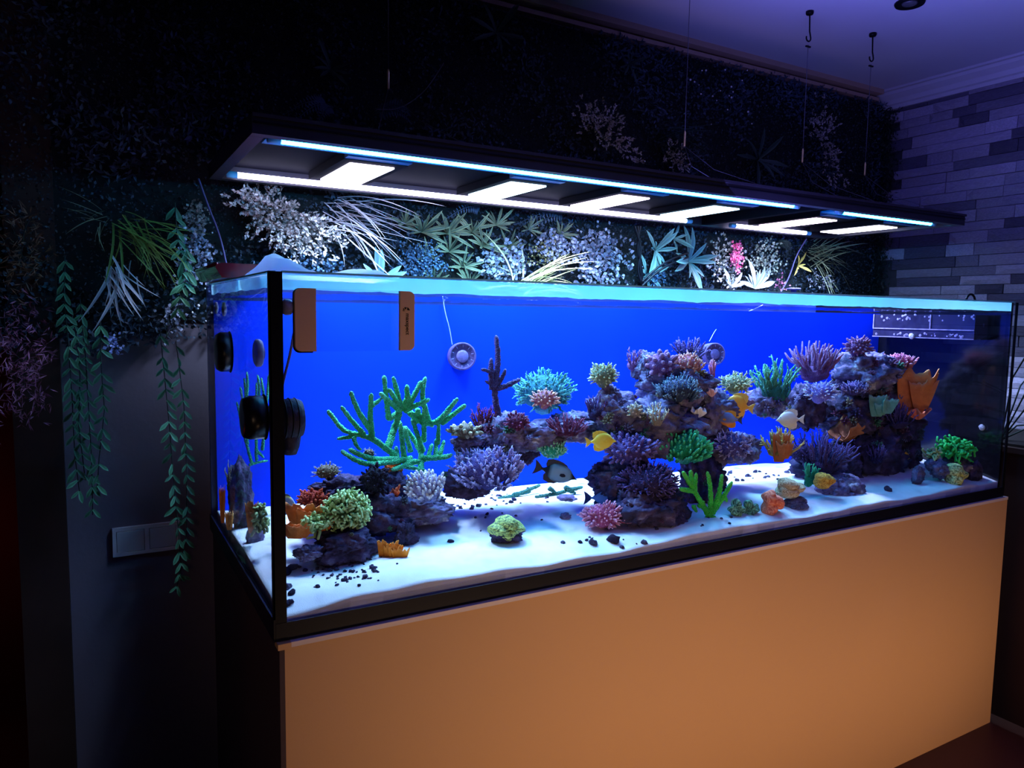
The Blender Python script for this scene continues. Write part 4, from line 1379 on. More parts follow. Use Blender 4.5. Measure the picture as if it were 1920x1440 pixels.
# ---- plate corals
def plate(px, py, w, h, Y, col, label, n=3, name='plate_coral', spread=1.0, curl=0.5, seed=1, rim=None, vertical=False):
    Y = front_y(px, py, Y, 0.4 * w / 2 * scale_at(at(px, py, y=Y)))
    c = at(px, py, y=Y)
    s = scale_at(c)
    R = w / 2 * s
    hz = h * s
    base = c - np.array([0, 0, hz / 2])
    t = thing(name, label, 'coral', base)
    m = mat('plate_' + name + str(col), tuple(min(0.9, v * 1.3) for v in rgb(*col)), 0.8, tip=rgb(*(rim or tuple(min(255, v + 45) for v in col))), var=0.35, vscale=50, bump=0.6, bscale=140, spec=0.15)
    rr = np.random.RandomState(seed)
    NA, NRr = 40, 8
    for k in range(n):
        a_c = rr.uniform(0, 2 * PI) if not vertical else (-PI / 2 + (k - (n - 1) / 2) * 0.9)
        span = (2.2 if n > 1 else 5.6) * spread
        rad = R * (1.0 if k == 0 else rr.uniform(0.6, 0.95))
        z0 = hz * (0.02 + 0.25 * k / max(1, n))
        top = hz * (1.0 if k == 0 else rr.uniform(0.6, 0.95))
        V, Tt = [], []
        for side in (0, 1):
            for i in range(NRr + 1):
                q = i / NRr
                for j in range(NA + 1):
                    a = a_c + span * (j / NA - 0.5)
                    wob = 1 + (0.05 if vertical else 0.13) * math.sin(a * 5 + k) * q + (0.05 if vertical else 0.08) * math.sin(a * 11 + seed) * q + (0.03 * math.sin(j * 1.25 + seed) + 0.03 * math.sin(j * 0.6 + k)) * q ** 3
                    if vertical:
                        x = rad * (j / NA - 0.5) * 2 * (0.45 + 0.55 * q ** 0.7) * wob + (0.35 * rad * k if k else 0)
                        yv = -0.25 * rad * q + 0.22 * rad * math.sin(j / NA * 7 + k * 2) * q - k * 0.3 * rad
                        z = z0 + (top - z0) * q * wob
                        p = base + RT * np.array([1, 1, 0]) * x + np.array([0, yv, z])
                    else:
                        x, yv = rad * q * math.cos(a) * wob, rad * 0.75 * q * math.sin(a) * wob
                        z = z0 + (top - z0) * (q ** 1.6) * (curl + (1 - curl) * (0.5 + 0.5 * math.sin(a * 3 + seed)))
                        z += 0.06 * hz * math.sin(a * 9) * q
                        p = base + np.array([x, yv, z])
                    if side:
                        p = p + (np.array([0, 0.0028, 0]) if vertical else np.array([0, 0, -0.0028]))
                    V.append(p)
                    Tt.append(max(0, (q - 0.8) / 0.2))
        n1 = (NRr + 1) * (NA + 1)
        F = []
        for i in range(NRr):
            for j in range(NA):
                a0 = i * (NA + 1) + j
                F.append((a0, a0 + 1, a0 + NA + 2, a0 + NA + 1))
                F.append((n1 + a0 + NA + 1, n1 + a0 + NA + 2, n1 + a0 + 1, n1 + a0))
        for j in range(NA):
            a0 = NRr * (NA + 1) + j
            F.append((a0, a0 + 1, n1 + a0 + 1, n1 + a0))
        for i in range(NRr):
            for j in (0, NA):
                a0 = i * (NA + 1) + j
                F.append((a0, a0 + NA + 1, n1 + a0 + NA + 1, n1 + a0))
        mb = MB()
        mb.add(V, F, np.array(Tt))
        mb.build('plate', m, t)
    return t


OR = (226, 116, 52)
plate(574, 974, 84, 58, 0.30, OR, 'orange plate coral in layers beside the mop coral', 3, seed=3, vertical=True)
plate(552, 996, 54, 30, 0.25, OR, 'low orange shelf coral by the corner seam', 2, seed=8, vertical=True)
plate(726, 1040, 44, 50, 0.20, (236, 120, 30), 'orange ruffled lobe coral standing on the sand', 4, seed=5, vertical=True)
plate(735, 880, 34, 30, 0.47, OR, 'small orange plate under the big green coral', 2, seed=6, vertical=True)
plate(737, 925, 26, 30, 0.40, (210, 84, 40), 'small orange red cup behind the white finger coral', 2, seed=7)
plate(1712, 738, 84, 80, 0.21, (226, 120, 60), 'large orange fan plate standing against the dark end', 2, seed=9, vertical=True, rim=(240, 160, 100))
plate(1722, 775, 44, 22, 0.19, (200, 96, 60), 'small orange shelf below the large orange fan', 1, seed=10)
plate(1645, 762, 40, 40, 0.21, (90, 140, 116), 'grey green upright plates beside the dark cave', 3, seed=11, vertical=True)
plate(1583, 805, 86, 46, 0.23, (120, 76, 50), 'brown and green scrolling plate coral', 3, seed=12, curl=0.2, rim=(170, 110, 70))
plate(1462, 840, 36, 56, 0.19, (150, 84, 46), 'brown cup coral in the middle of the yellow fingers', 2, seed=13, vertical=True)
plate(1310, 772, 30, 20, 0.23, (225, 225, 225), 'bright white bleached plate on the rock', 1, seed=14)
plate(1335, 735, 20, 16, 0.25, (205, 150, 150), 'tiny pale pink shell plate on the rock', 1, seed=15)
plate(417, 950, 13, 66, 0.62, OR, 'upright orange plate seen through the side pane', 1, seed=16, vertical=True)
plate(430, 978, 18, 34, 0.55, (240, 140, 70), 'small orange lobe seen through the side pane', 1, seed=17, vertical=True)
plate(472, 972, 26, 60, 0.42, OR, 'ruffled orange plate by the rock column seen through the side pane', 2, seed=18, vertical=True)
plate(1395, 752, 60, 40, 0.36, (96, 66, 90), 'dull brown ruffled plate behind the yellow orange tang', 2, seed=19, curl=0.3)


# ---- mop corals: crowds of short wriggly tentacles
def mop(px, py, w, h, Y, key, label, n=220, r=0.0045):
    c = at(px, py, y=Y)
    s = scale_at(c)
    rx, rz = w / 2 * s, h / 2 * s
    ry = min(rx * 0.85, max(0.015, Y - T - 0.01))
    t = thing('mop_coral', label, 'coral', c - np.array([0, 0, rz]))
    mb = MB()
    for i in range(n):
        el = math.asin(-0.7 + 1.7 * (i + 0.5) / n)
        az = i * 2.399963
        d = np.array([math.cos(el) * math.cos(az), math.cos(el) * math.sin(az), math.sin(el)])
        p0 = c + d * np.array([rx, ry, rz]) * 0.75
        p1 = c + d * np.array([rx, ry, rz]) * NR.uniform(0.92, 1.05) + NR.normal(0, r * 1.6, 3)
        p2 = p1 + (np.cross(d, NR.normal(size=3)) * 1.4 + d * 0.4) * r * 1.3
        mb.tube([p0, p1, p2], [r, r * 0.9, r * 0.75], 6, [0.0, 0.5, 1.0])
    tag(mb.build('tentacles', coral_mat(key, bump=0.2), t), kind='stuff')
    bb = MB()
    blob(bb, c, rx * 0.78, ry * 0.78, rz * 0.78, 3, 0.15, 1.5, 0.05, SEED[0], tipfn=lambda p, n2: 0.0)
    bb.build('base', coral_mat(key, bump=0.2), t)


PAL['mopyellow'] = ((44, 84, 40), (206, 236, 160))
PAL['mopgreen'] = ((10, 120, 50), (70, 240, 120))
mop(648, 960, 86, 72, 0.26, 'mopyellow', 'yellow green mop coral of short tentacles over the dark overhang', 460, 0.0033)
mop(588, 986, 36, 26, 0.24, 'mopyellow', 'small yellow green mop clump between the orange plates', 80, 0.004)
mop(1790, 843, 56, 36, 0.10, 'mopgreen', 'bright green mop coral on the rocks by the far end', 180, 0.0048)
mop(1749, 852, 22, 16, 0.11, 'mopyellow', 'small olive mop clump beside the bright green mop', 50, 0.004)
mop(487, 975, 14, 56, 0.33, 'mopyellow', 'green mop clump seen through the side pane by the seam', 70, 0.004)


# ---- brain corals: meandering ridges
def brain(px, py, w, h, Y, a, b, label, lobes=5, amp=0.16, ridge=9.0, seed=1):
    c = at(px, py, y=Y)
    s = scale_at(c)
    rx, rz = w / 2 * s, h / 2 * s
    ry = min(rx * 0.8, max(0.012, Y - T - 0.004))
    v, f = ICO[5]
    out, tt = np.empty_like(v), np.zeros(len(v))
    sd = Vector((seed * 2.3, seed * 1.7, seed))
    for i, p in enumerate(v):
        q = Vector(p)
        ang = math.atan2(p[2], p[0])
        d = 1 + amp * math.cos(lobes * ang + 2 * noise.noise(q * 1.2 + sd)) * (0.4 + 0.6 * math.hypot(p[0], p[2]))
        if p[1] < 0:
            d -= 0.25 * max(0, 1 - math.hypot(p[0], p[2]) * 2.2)      # sunken mouth
        n1 = noise.noise(q * 1.7 + sd)
        rdg = math.sin(n1 * ridge * 2.4 + 1.5 * math.cos(lobes * ang))
        d += 0.028 * rdg
        out[i] = p * d
        tt[i] = 0.5 + 0.5 * rdg
    out = out * np.array([rx, ry, rz]) + c
    mb = MB()
    mb.add(out, f, tt)
    m = mat('brain_%d' % seed, rgb(*a), 0.7, tip=rgb(*b), var=0.25, vscale=60, bump=0.4, bscale=300, spec=0.25)
    o = mb.build('brain_coral', m)
    return tag(o, label, 'coral')


brain(950, 990, 66, 42, 0.165, (54, 92, 66), (206, 226, 120), 'yellow and green ridged brain coral on dark rock alone on sand', 4, 0.14, 16, 1)
brain(1480, 914, 54, 34, 0.10, (150, 120, 84), (214, 190, 150), 'beige folded brain coral next to the yellow one', 3, 0.22, 12, 2)
brain(1545, 901, 42, 28, 0.10, (150, 100, 30), (230, 180, 70), 'golden yellow brain coral perched on pebbly rock', 3, 0.14, 10, 3)
brain(1447, 943, 42, 42, 0.06, (206, 84, 64), (255, 160, 120), 'salmon red folded brain coral on front sand', 3, 0.26, 14, 4)
brain(1381, 955, 30, 32, 0.08, (40, 66, 60), (140, 200, 150), 'green ringed brain coral touching the green branches', 4, 0.3, 6, 5)
brain(1407, 955, 30, 32, 0.075, (36, 60, 60), (120, 190, 150), 'dark green ringed brain coral beside the salmon one', 3, 0.3, 6, 6)
brain(1791, 890, 44, 42, 0.05, (96, 110, 60), (236, 246, 160), 'pale yellow ridged coral at the far end of the sand', 3, 0.2, 18, 7)


# ------------------------------------------------------------------ fish
def fish(px, py, lpx, Y, facing, label, body, fin, tall=0.6, mask=None, pitch=0.0, yawoff=0.0, belly=None, snout=0.5, tailcol=None, eyecol=None):
    c = at(px, py, y=Y)
    Ln = lpx * scale_at(c) / 1.0
    t = thing('reef_fish', label, 'fish', c)
    hd = RT * facing * np.array([1, 1, 0])
    hd = np.array([hd[0] * math.cos(yawoff) - hd[1] * math.sin(yawoff), hd[0] * math.sin(yawoff) + hd[1] * math.cos(yawoff), 0])
    hd /= np.linalg.norm(hd)
    side = np.array([-hd[1], hd[0], 0])
    upv = np.array([0, 0, 1.0])
    hd2 = hd * math.cos(pitch) + upv * math.sin(pitch)
    up2 = -hd * math.sin(pitch) + upv * math.cos(pitch)

    def W(a, b, u):       # along (1 = snout .. 0 tail root), side, up ; in body lengths
        return c + hd2 * (a - 0.45) * Ln + side * b * Ln + up2 * u * Ln

    H = tall / 2
    prof = [(1.0, 0.022), (0.975, 0.05), (0.93, 0.10 + 0.1 * (1 - snout)), (0.87, 0.30), (0.79, 0.62), (0.69, 0.86), (0.57, 0.99), (0.44, 1.0), (0.32, 0.86), (0.22, 0.58), (0.15, 0.30), (0.10, 0.17), (0.05, 0.14), (0.03, 0.14)]
    NS = 16
    V, Tt = [], []
    for s_, h_ in prof:
        hh = max(h_ * H, 0.018)
        ww = 0.105 * min(1, h_ * 1.15) ** 0.8 + 0.008
        off = -0.06 * H * math.exp(-((s_ - 1.0) / 0.12) ** 2) * 3
        for k in range(NS):
            a = 2 * PI * k / NS
            V.append(W(s_, ww * math.sin(a), hh * math.cos(a) + off))
            Tt.append(mask(s_, math.cos(a) * h_) if mask else 0.0)
    F = []
    for i in range(len(prof) - 1):
        for k in range(NS):
            k2 = (k + 1) % NS
            F.append((i * NS + k, i * NS + k2, (i + 1) * NS + k2, (i + 1) * NS + k))
    F += [tuple(range(NS))[::-1], tuple((len(prof) - 1) * NS + k for k in range(NS))]
    bm_ = mat('fish_' + label[:18], rgb(*body), 0.45, tip=rgb(*belly) if belly else None, var=0.1, vscale=80, spec=0.4)
    mb = MB()
    mb.add(V, F, np.array(Tt))
    mb.build('body', bm_, t)
    fm = mat('fin_' + label[:18], rgb(*fin), 0.5, var=0.25, vscale=200, spec=0.3)

    def finmesh(name, pts, m=None):
        n = len(pts)
        k = MB()
        v = [W(a, 0.007, u) for a, u in pts] + [W(a, -0.007, u) for a, u in pts]
        k.add(v, [tuple(range(n)), tuple(range(2 * n - 1, n - 1, -1))] + [(i, i + n, (i + 1) % n + n, (i + 1) % n) for i in range(n)])
        k.build(name, m or fm, t, False)

    d = H
    finmesh('dorsal_fin', [(0.72, d * 0.75), (0.66, d * 1.0), (0.55, d * 1.18), (0.42, d * 1.28), (0.28, d * 1.28), (0.14, d * 1.08), (0.12, d * 0.6), (0.16, d * 0.3), (0.3, d * 0.78), (0.45, d * 0.95), (0.6, d * 0.92)])
    finmesh('anal_fin', [(0.56, -d * 0.92), (0.45, -d * 1.18), (0.3, -d * 1.26), (0.15, -d * 1.08), (0.12, -d * 0.6), (0.16, -d * 0.3), (0.3, -d * 0.78), (0.45, -d * 0.93)])
    finmesh('tail_fin', [(0.045, 0.045 * 1.0), (-0.08, 0.15), (-0.17, 0.20), (-0.135, 0.08), (-0.125, 0), (-0.135, -0.08), (-0.17, -0.20), (-0.08, -0.15), (0.045, -0.045)], mat('tail_' + label[:18], rgb(*tailcol), 0.5) if tailcol else None)
    sv = 1 if (side @ (CAM - c)) > 0 else -1
    for sg in (sv, -sv):
        k = MB()
        b0 = 0.10 * sg
        pts = [(0.70, b0, -0.01), (0.62, b0 + 0.03 * sg, 0.04), (0.53, b0 + 0.05 * sg, 0.02), (0.52, b0 + 0.05 * sg, -0.04), (0.6, b0 + 0.03 * sg, -0.06), (0.68, b0, -0.04)]
        v = [W(*p) for p in pts] + [W(p[0], p[1] + 0.004 * sg, p[2]) for p in pts]
        k.add(v, [(0, 1, 2, 3, 4, 5), (11, 10, 9, 8, 7, 6)] + [(i, (i + 1) % 6, (i + 1) % 6 + 6, i + 6) for i in range(6)])
        k.build('pectoral_fin', fm, t, False)
        e = MB()
        ec = W(0.835, 0.054 * sg, H * 0.22)
        blob(e, ec, 0.022 * Ln, 0.022 * Ln, 0.022 * Ln, 2, 0, 1, 0, 0, tipfn=lambda p, n2: 0)
        eo = e.build('eye', mat('eye_ring_' + label[:18], rgb(*(eyecol or tuple(int(v * 0.7) for v in body))), 0.3), t)
        e = MB()
        blob(e, ec + side * sg * 0.012 * Ln, 0.0145 * Ln, 0.0145 * Ln, 0.0145 * Ln, 2, 0, 1, 0, 0, tipfn=lambda p, n2: 0)
        e.build('pupil', black_plastic, eo)
    return t


fish(1128, 827, 50, 0.17, 1, 'yellow tang swimming before the chunky purple coral', (232, 204, 60), (236, 210, 70), 0.62, pitch=0.1)
fish(1383, 760, 52, 0.24, -1, 'yellow orange tang swimming above the orange faced fish', (240, 176, 62), (246, 196, 90), 0.74, pitch=0.2)
fish(1366, 786, 42, 0.225, -1, 'small slate blue fish with an orange patch under the yellow orange tang', (110, 120, 165), (240, 150, 50), 0.62, mask=lambda s, u: 1.0 if u < -0.45 and s < 0.8 else 0.0, belly=(236, 140, 40), yawoff=-0.5, tailcol=(60, 60, 90))
fish(1480, 786, 46, 0.20, -1, 'cream white tang swimming above the yellow fingers', (222, 222, 214), (226, 226, 216), 0.66, pitch=0.0)
fish(1044, 886, 72, 0.30, 1, 'dark fish with greenish grey flank and black tail near the rear sand', (120, 150, 160), (14, 14, 34), 0.5, mask=lambda s, u: 1.0 if s > 0.86 and s < 0.97 or s < 0.26 else (0.7 if abs(u) > 0.85 else 0.0), belly=(10, 10, 26), pitch=-0.25, tailcol=(10, 10, 26))
fish(1135, 934, 66, 0.26, 1, 'pale blue fish half hidden behind the dark purple dome', (130, 150, 210), (60, 60, 110), 0.42)
fish(536, 946, 40, 0.36, 1, 'pale blue fish with a yellow back half hidden by the corner seam', (150, 176, 225), (110, 130, 200), 0.85, mask=lambda s, u: 1.0 if u > 0.72 else 0.0, belly=(220, 205, 90))
fish(1082, 818, 46, 0.42, 1, 'silvery blue fish slipping behind the rock shelf', (120, 150, 220), (90, 120, 210), 0.36, pitch=0.3)
fish(1697, 853, 18, 0.20, -1, 'tiny yellow fish by the dark rock at the far end', (240, 190, 50), (240, 190, 50), 0.5, pitch=0.9)
# snails on the dark end
for (px, py, lab) in ((1710, 631, 'small pale snail on the overflow weir ledge'), (1842, 802, 'small pale snail on the dark end pane')):
    c = at(px, py, x=L_ - T - (0.092 if py < 700 else 0.008))
    mb = MB()
    ring = []
    for k in range(26):
        a = k * 0.55
        r = 0.009 * (1 - k / 30)
        ring.append(c + np.array([-0.002 - 0.0003 * k, r * math.cos(a) * 0.8, r * math.sin(a)]))
    mb.tube(ring, np.linspace(0.006, 0.0015, 26), 8)
    tag(mb.build('sea_snail', mat('snail_shell', rgb(190, 186, 200), 0.5, var=0.3, vscale=200)), lab, 'snail')

# small knobby tufts growing all over the rock faces
tufts = []
for k, key in enumerate(('mauve', 'slate', 'darkpurple', 'cream', 'violet', 'seagreen', 'wine', 'tan')):
    mb = MB()
    for i in range(16):
        ct = 0.05 + 0.95 * (i + 0.5) / 16
        sn = math.sqrt(1 - ct * ct)
        az = i * 2.399963
        dd = np.array([sn * math.cos(az), sn * math.sin(az), ct])
        finger(mb, dd * 0.3, dd * NR.uniform(0.8, 1.1), 0.17, 0.11, 6, 4, 0, 0.1)
    tufts.append((key, mb.mesh('coral_tuft', coral_mat(key))))
TN = {'mauve': 'dusky mauve', 'slate': 'grey blue', 'darkpurple': 'dark purple', 'cream': 'cream', 'violet': 'pale violet', 'seagreen': 'dull green', 'wine': 'wine red', 'tan': 'tan'}
RG = [(1120, 1340, 680, 860), (1560, 1720, 670, 860), (900, 1110, 780, 850), (640, 860, 890, 1040), (1150, 1330, 880, 990), (1420, 1520, 740, 800)]
made = 0
for k in range(420):
    if made >= 120:
        break
    gi = RNG.choice((0, 0, 0, 1, 1, 1, 2, 3, 4, 5))
    g_ = RG[gi]
    px, py = RNG.uniform(g_[0], g_[1]), RNG.uniform(g_[2], g_[3])
    h, nrm = rock_hit(px, py)
    if h is None or h[1] < T + 0.04:
        continue
    made += 1
    key, me = tufts[RNG.randrange(len(tufts))]
    o = bpy.data.objects.new('coral_tuft', me)
    COL.objects.link(o)
    r = RNG.uniform(5, 13) * scale_at(h)
    dirv = Vector(nrm + np.array([0, 0, 0.5])).normalized()
    o.rotation_mode = 'QUATERNION'
    o.rotation_quaternion = Vector((0, 0, 1)).rotation_difference(dirv)
    o.location = h
    o.scale = (r, r, r * RNG.uniform(0.7, 1.2))
    where = ('the central reef', 'the reef by the dark end', 'the rock bridge by the antler coral', 'the reef under the big green coral', 'the base of the central reef', 'the hanging rock below the upright green coral')[gi]
    tag(o, 'small ' + TN[key] + ' tuft encrusting ' + where, 'coral', 'small ' + TN[key] + ' tufts on ' + where)
# ------------------------------------------------------------------ plant wall
def leaf_mat(name, col, tip=None, rough=0.5, var=0.3):
    return mat(name, rgb(*col), rough, tip=rgb(*tip) if tip else None, var=var, vscale=60, spec=0.3, rnd=0.25)


def leaf_mesh(name, m, wid=0.16, droop=0.25, fold=0.25, seg=7, tipw=0.75, base=0.35, bend=0.0):
    """unit leaf along +x, top along +z"""
    V, Tt = [], []
    for i in range(seg + 1):
        u = i / seg
        wv = wid * (base + (1 - base) * math.sin(PI * min(1, u / 0.9) * 0.5)) if u < 0.45 else wid * max(0.0, math.cos((u - 0.45) / 0.55 * PI / 2)) ** tipw
        z = -droop * u * u
        lb = bend * u * u
        V += [(u, lb - wv / 2, z + fold * wv / 2), (u, lb, z), (u, lb + wv / 2, z + fold * wv / 2)]
        Tt += [0.9, 0.1, 0.9] if u < 0.97 else [1, 1, 1]
    F = []
    for i in range(seg):
        a = i * 3
        F += [(a, a + 3, a + 4, a + 1), (a + 1, a + 4, a + 5, a + 2)]
    mb = MB()
    mb.add(V, F, np.array(Tt))
    return mb.mesh(name, m, True)


def frame(d, up, ln, wscale=1.0):
    d = Vector(d).normalized()
    up = Vector(up)
    s = up.cross(d)
    if s.length < 1e-4:
        s = Vector((1, 0, 0)).cross(d)
    s.normalize()
    n = d.cross(s)
    m = Matrix(((d.x * ln, s.x * ln * wscale, n.x * ln, 0), (d.y * ln, s.y * ln * wscale, n.y * ln, 0), (d.z * ln, s.z * ln * wscale, n.z * ln, 0), (0, 0, 0, 1)))
    return m


def rosette(px, py, spx, n, meshes, label, Y=0.955, a0=0.0, a1=2 * PI, el=(0.25, 0.9), group=None, name='rosette_plant', cat='plant', wsc=1.0):
    c = at(px, py, y=Y)
    s = spx * scale_at(c)
    t = thing(name, label, cat, c, group)
    for i in range(n):
        th = a0 + (a1 - a0) * (i + RNG.uniform(-0.6, 0.6)) / n
        e = RNG.uniform(*el)
        d = (math.cos(e) * math.cos(th), -math.sin(e), math.cos(e) * math.sin(th))
        up = (-math.sin(e) * math.cos(th), -math.cos(e), -math.sin(e) * math.sin(th) + 0.1)
        part('leaf', RNG.choice(meshes), t, frame(d, up, s * RNG.uniform(0.5, 1.15), wsc))
    return t


lm_agave = leaf_mat('agave_leaf', (90, 136, 146), (130, 176, 180))
lm_spiky = leaf_mat('spiky_leaf', (48, 70, 70), (140, 150, 104))
lm_blue = leaf_mat('bluegreen_leaf', (70, 100, 100), (128, 170, 158))
lm_pale = leaf_mat('pale_leaf', (110, 134, 134), (180, 196, 190))
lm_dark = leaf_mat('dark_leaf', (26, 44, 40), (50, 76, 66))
AG = [leaf_mesh('leaf', lm_agave, 0.21, d, 0.35, base=0.7) for d in (0.05, 0.15)]
SP = [leaf_mesh('leaf', lm_spiky, 0.13, d, 0.4) for d in (0.0, 0.2, 0.35)]
BL = [leaf_mesh('leaf', lm_blue, 0.20, d, 0.4) for d in (0.05, 0.25, 0.4)]
PA = [leaf_mesh('leaf', lm_pale, 0.22, d, 0.4) for d in (0.05, 0.25)]
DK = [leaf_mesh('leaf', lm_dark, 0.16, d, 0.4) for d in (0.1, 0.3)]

rosette(712, 530, 74, 5, AG, 'three pale cyan strap leaves standing just behind the rim', Y=0.885, a0=0.45, a1=2.9, el=(0.02, 0.2), name='strap_leaf_plant')
SPOTS = [(790, 425, 48, 'spiky rosette with a long leaf pointing at the grass tuft'), (838, 428, 46, 'spiky rosette just below the second lamp panel'), (905, 452, 44, 'spiky rosette with yellow edged leaves above the pale round leaves'), (866, 490, 40, 'small spiky rosette low between the mossy patch and the round leaves'),
         (930, 412, 40, 'dim spiky rosette high under the fixture edge'), (812, 520, 34, 'small spiky rosette at the rim beside the strap leaves'), (950, 455, 34, 'small grey rosette beside the yellow edged one'), (842, 462, 38, 'green spiky rosette in the thick of the rosettes'), (885, 425, 40, 'dim spiky rosette high in the thick of the rosettes'), (880, 520, 36, 'spiky rosette at the rim below the round leaves'),
         (800, 470, 32, 'small dim rosette above the mossy patch'), (925, 490, 30, 'tiny spiky rosette between the round leaves and the yellow grass'), (758, 410, 34, 'dim spiky rosette behind the pale grass tips'), (990, 420, 34, 'dim spiky rosette beside the blue fern'), (1050, 430, 30, 'dim small rosette high before the round leaved creeper')]
for px, py, s, lab in SPOTS:
    rosette(px, py + 10, s * 1.05, 14, SP, lab, a0=-0.5, a1=PI + 0.5, el=(0.15, 1.0), group='spiky rosettes on the plant wall')
for px, py, s, n, lab in ((1228, 470, 58, 10, 'broad bluish green rosette beside the strand of dark cables'), (1290, 490, 66, 12, 'largest bluish green rosette crossed by slanting cables'), (1262, 448, 46, 8, 'bluish green rosette tucked high between the two broad ones'), (1210, 515, 50, 7, 'bluish leaves spreading low beside the rim and cables')):
    rosette(px, py, s, n, BL, lab, Y=0.94, group='broad bluish green rosettes')
rosette(1415, 540, 58, 12, PA, 'pale silvery rosette rising behind the rim', Y=0.92, a0=0.1, a1=3.0, el=(0.0, 0.45))
rosette(1372, 538, 40, 6, PA, 'pale drooping leaves beside the silvery rosette', Y=0.92, a0=0.3, a1=2.9, el=(0.0, 0.4))
rosette(1495, 498, 30, 7, [leaf_mesh('leaf', leaf_mat('yellowing_leaf', (170, 150, 70), (220, 190, 90)), 0.2, 0.2, 0.4)], 'small yellowing rosette by the thin violet cable')
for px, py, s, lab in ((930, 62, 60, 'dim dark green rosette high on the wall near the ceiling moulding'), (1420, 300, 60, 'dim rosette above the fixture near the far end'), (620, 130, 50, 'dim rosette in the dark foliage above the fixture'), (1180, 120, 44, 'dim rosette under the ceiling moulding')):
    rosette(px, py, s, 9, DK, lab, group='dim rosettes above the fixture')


def grass(px, py, spx, n, label, m, a0, a1, Y=0.95, el=(0.25, 0.65), wid=0.035, droop=(0.1, 0.35), name='grass_tuft'):
    ms = [leaf_mesh('blade', m, wid * k_, d, 0.3, 9, 0.9, 0.8, b_) for d, b_, k_ in zip(np.linspace(droop[0], droop[1], 6), (0.25, -0.2, 0.0, 0.4, -0.35, 0.1), (0.7, 1.0, 1.2, 0.8, 1.0, 0.6))]
    c = at(px, py, y=Y)
    s = spx * scale_at(c)
    t = thing(name, label, 'plant', c)
    for i in range(n):
        th = a0 + (a1 - a0) * (i + RNG.uniform(-2.5, 2.5)) / max(1, n - 1)
        e = RNG.uniform(*el)
        d = (math.cos(e) * math.cos(th), -math.sin(e), math.cos(e) * math.sin(th))
        up = (0.0, -0.6, 1.0)
        mm = frame(d, up, s * RNG.uniform(0.45, 1.15))
        mm.translation = Vector((RNG.gauss(0, 0.12) * s, RNG.uniform(-0.02, 0.0), RNG.gauss(0, 0.12) * s))
        part('blade', RNG.choice(ms), t, mm)
    return t


g_white = leaf_mat('grass_white', (150, 146, 152), (200, 196, 200))
g_yel = leaf_mat('grass_yellow', (176, 184, 96), (240, 236, 170))
g_green = leaf_mat('grass_green', (70, 104, 36), (130, 150, 70))
g_mid = leaf_mat('grass_grey', (108, 120, 84), (180, 180, 140))
grass(632, 398, 150, 42, 'pale grass tuft fanning out below the first lamp panel', g_white, -0.95, 0.35)
grass(985, 535, 120, 46, 'yellow green grass tuft leaning along the rim', g_yel, 0.08, 0.85, Y=0.92, el=(0.0, 0.28), wid=0.022)
grass(968, 530, 90, 8, 'pale strap blades crossing the yellow grass', leaf_mat('strap_pale', (150, 170, 120), (230, 230, 180)), 0.3, 2.8, Y=0.92, el=(0.0, 0.28), wid=0.06)
grass(1518, 480, 95, 44, 'dark green grass tuft beside the stone wall corner', g_mid, -1.1, 0.9)
grass(235, 430, 120, 46, 'olive grass tuft hanging beside the tank in the dark', g_green, -1.6, 0.3, Y=0.92, droop=(0.2, 0.6))
grass(215, 505, 95, 22, 'whitish grass blades drooping in the dark beside the tank', g_white, -2.1, -0.7, Y=0.90, droop=(0.1, 0.4), wid=0.06)
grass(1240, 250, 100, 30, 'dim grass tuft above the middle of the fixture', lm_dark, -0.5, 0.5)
grass(190, 410, 70, 12, 'sparse grey blades at the edge of the olive grass', g_mid, 2.2, 4.6, Y=0.92)


def leaves_mesh(mb, P, D, U, ln, wd, tips=None):
    """many small pointed leaves; vectorised. P base, D dir, U up (n x 3), ln, wd arrays"""
    D = D / (np.linalg.norm(D, axis=1)[:, None] + 1e-9)
    S = np.cross(U, D)
    S /= np.linalg.norm(S, axis=1)[:, None] + 1e-9
    Nn = np.cross(D, S)
    n = len(P)
    ln, wd = ln[:, None], wd[:, None]
    v = np.stack([P, P + D * ln * 0.5 + S * wd * 0.5 + Nn * wd * 0.15, P + D * ln, P + D * ln * 0.5 - S * wd * 0.5 + Nn * wd * 0.15], 1).reshape(-1, 3)
    f = [(4 * i, 4 * i + 1, 4 * i + 2) for i in range(n)] + [(4 * i, 4 * i + 2, 4 * i + 3) for i in range(n)]
    t = np.zeros(4 * n) if tips is None else np.repeat(tips, 4)
    mb.add(v, f, t)


def rnd_dirs(n, out=0.8):
    d = NR.normal(size=(n, 3))
    d[:, 1] = -np.abs(d[:, 1]) * out
    return d


# backing boards and the dense dark leaf mat
bk = MB().box((-0.62, WALL_Y - 0.012, 0.56), (-0.09, WALL_Y - 0.001, CEIL_Z - 0.06))
bk.box((-0.0899, WALL_Y - 0.012, 0.60), (STONE_X + 0.02, WALL_Y - 0.001, CEIL_Z - 0.06))
pw = thing('plant_wall', 'dense dark artificial leaf wall covering everything behind the aquarium', 'plant wall', (1.4, WALL_Y - 0.02, 0.56))
bk.build('backing_mat', mat('dark_green_mesh', (0.006, 0.010, 0.010), 0.9), pw, False)
mats_leaf = leaf_mat('mat_leaf', (32, 46, 54), (74, 94, 116))
mb = MB()
n = 52000
Xs = NR.uniform(-0.60, STONE_X, n)
Zs = NR.uniform(0.55, CEIL_Z - 0.055, n)
edge = 0.52 + 0.05 * np.array([noise.noise(Vector((x * 9, 0, 0))) for x in Xs])
Zs = np.where((Xs < -0.1) & (NR.rand(n) < 0.08), edge + NR.uniform(0, 0.06, n), Zs)
bulge = np.array([noise.noise(Vector((x * 6, 3.3, z * 6))) for x, z in zip(Xs, Zs)])
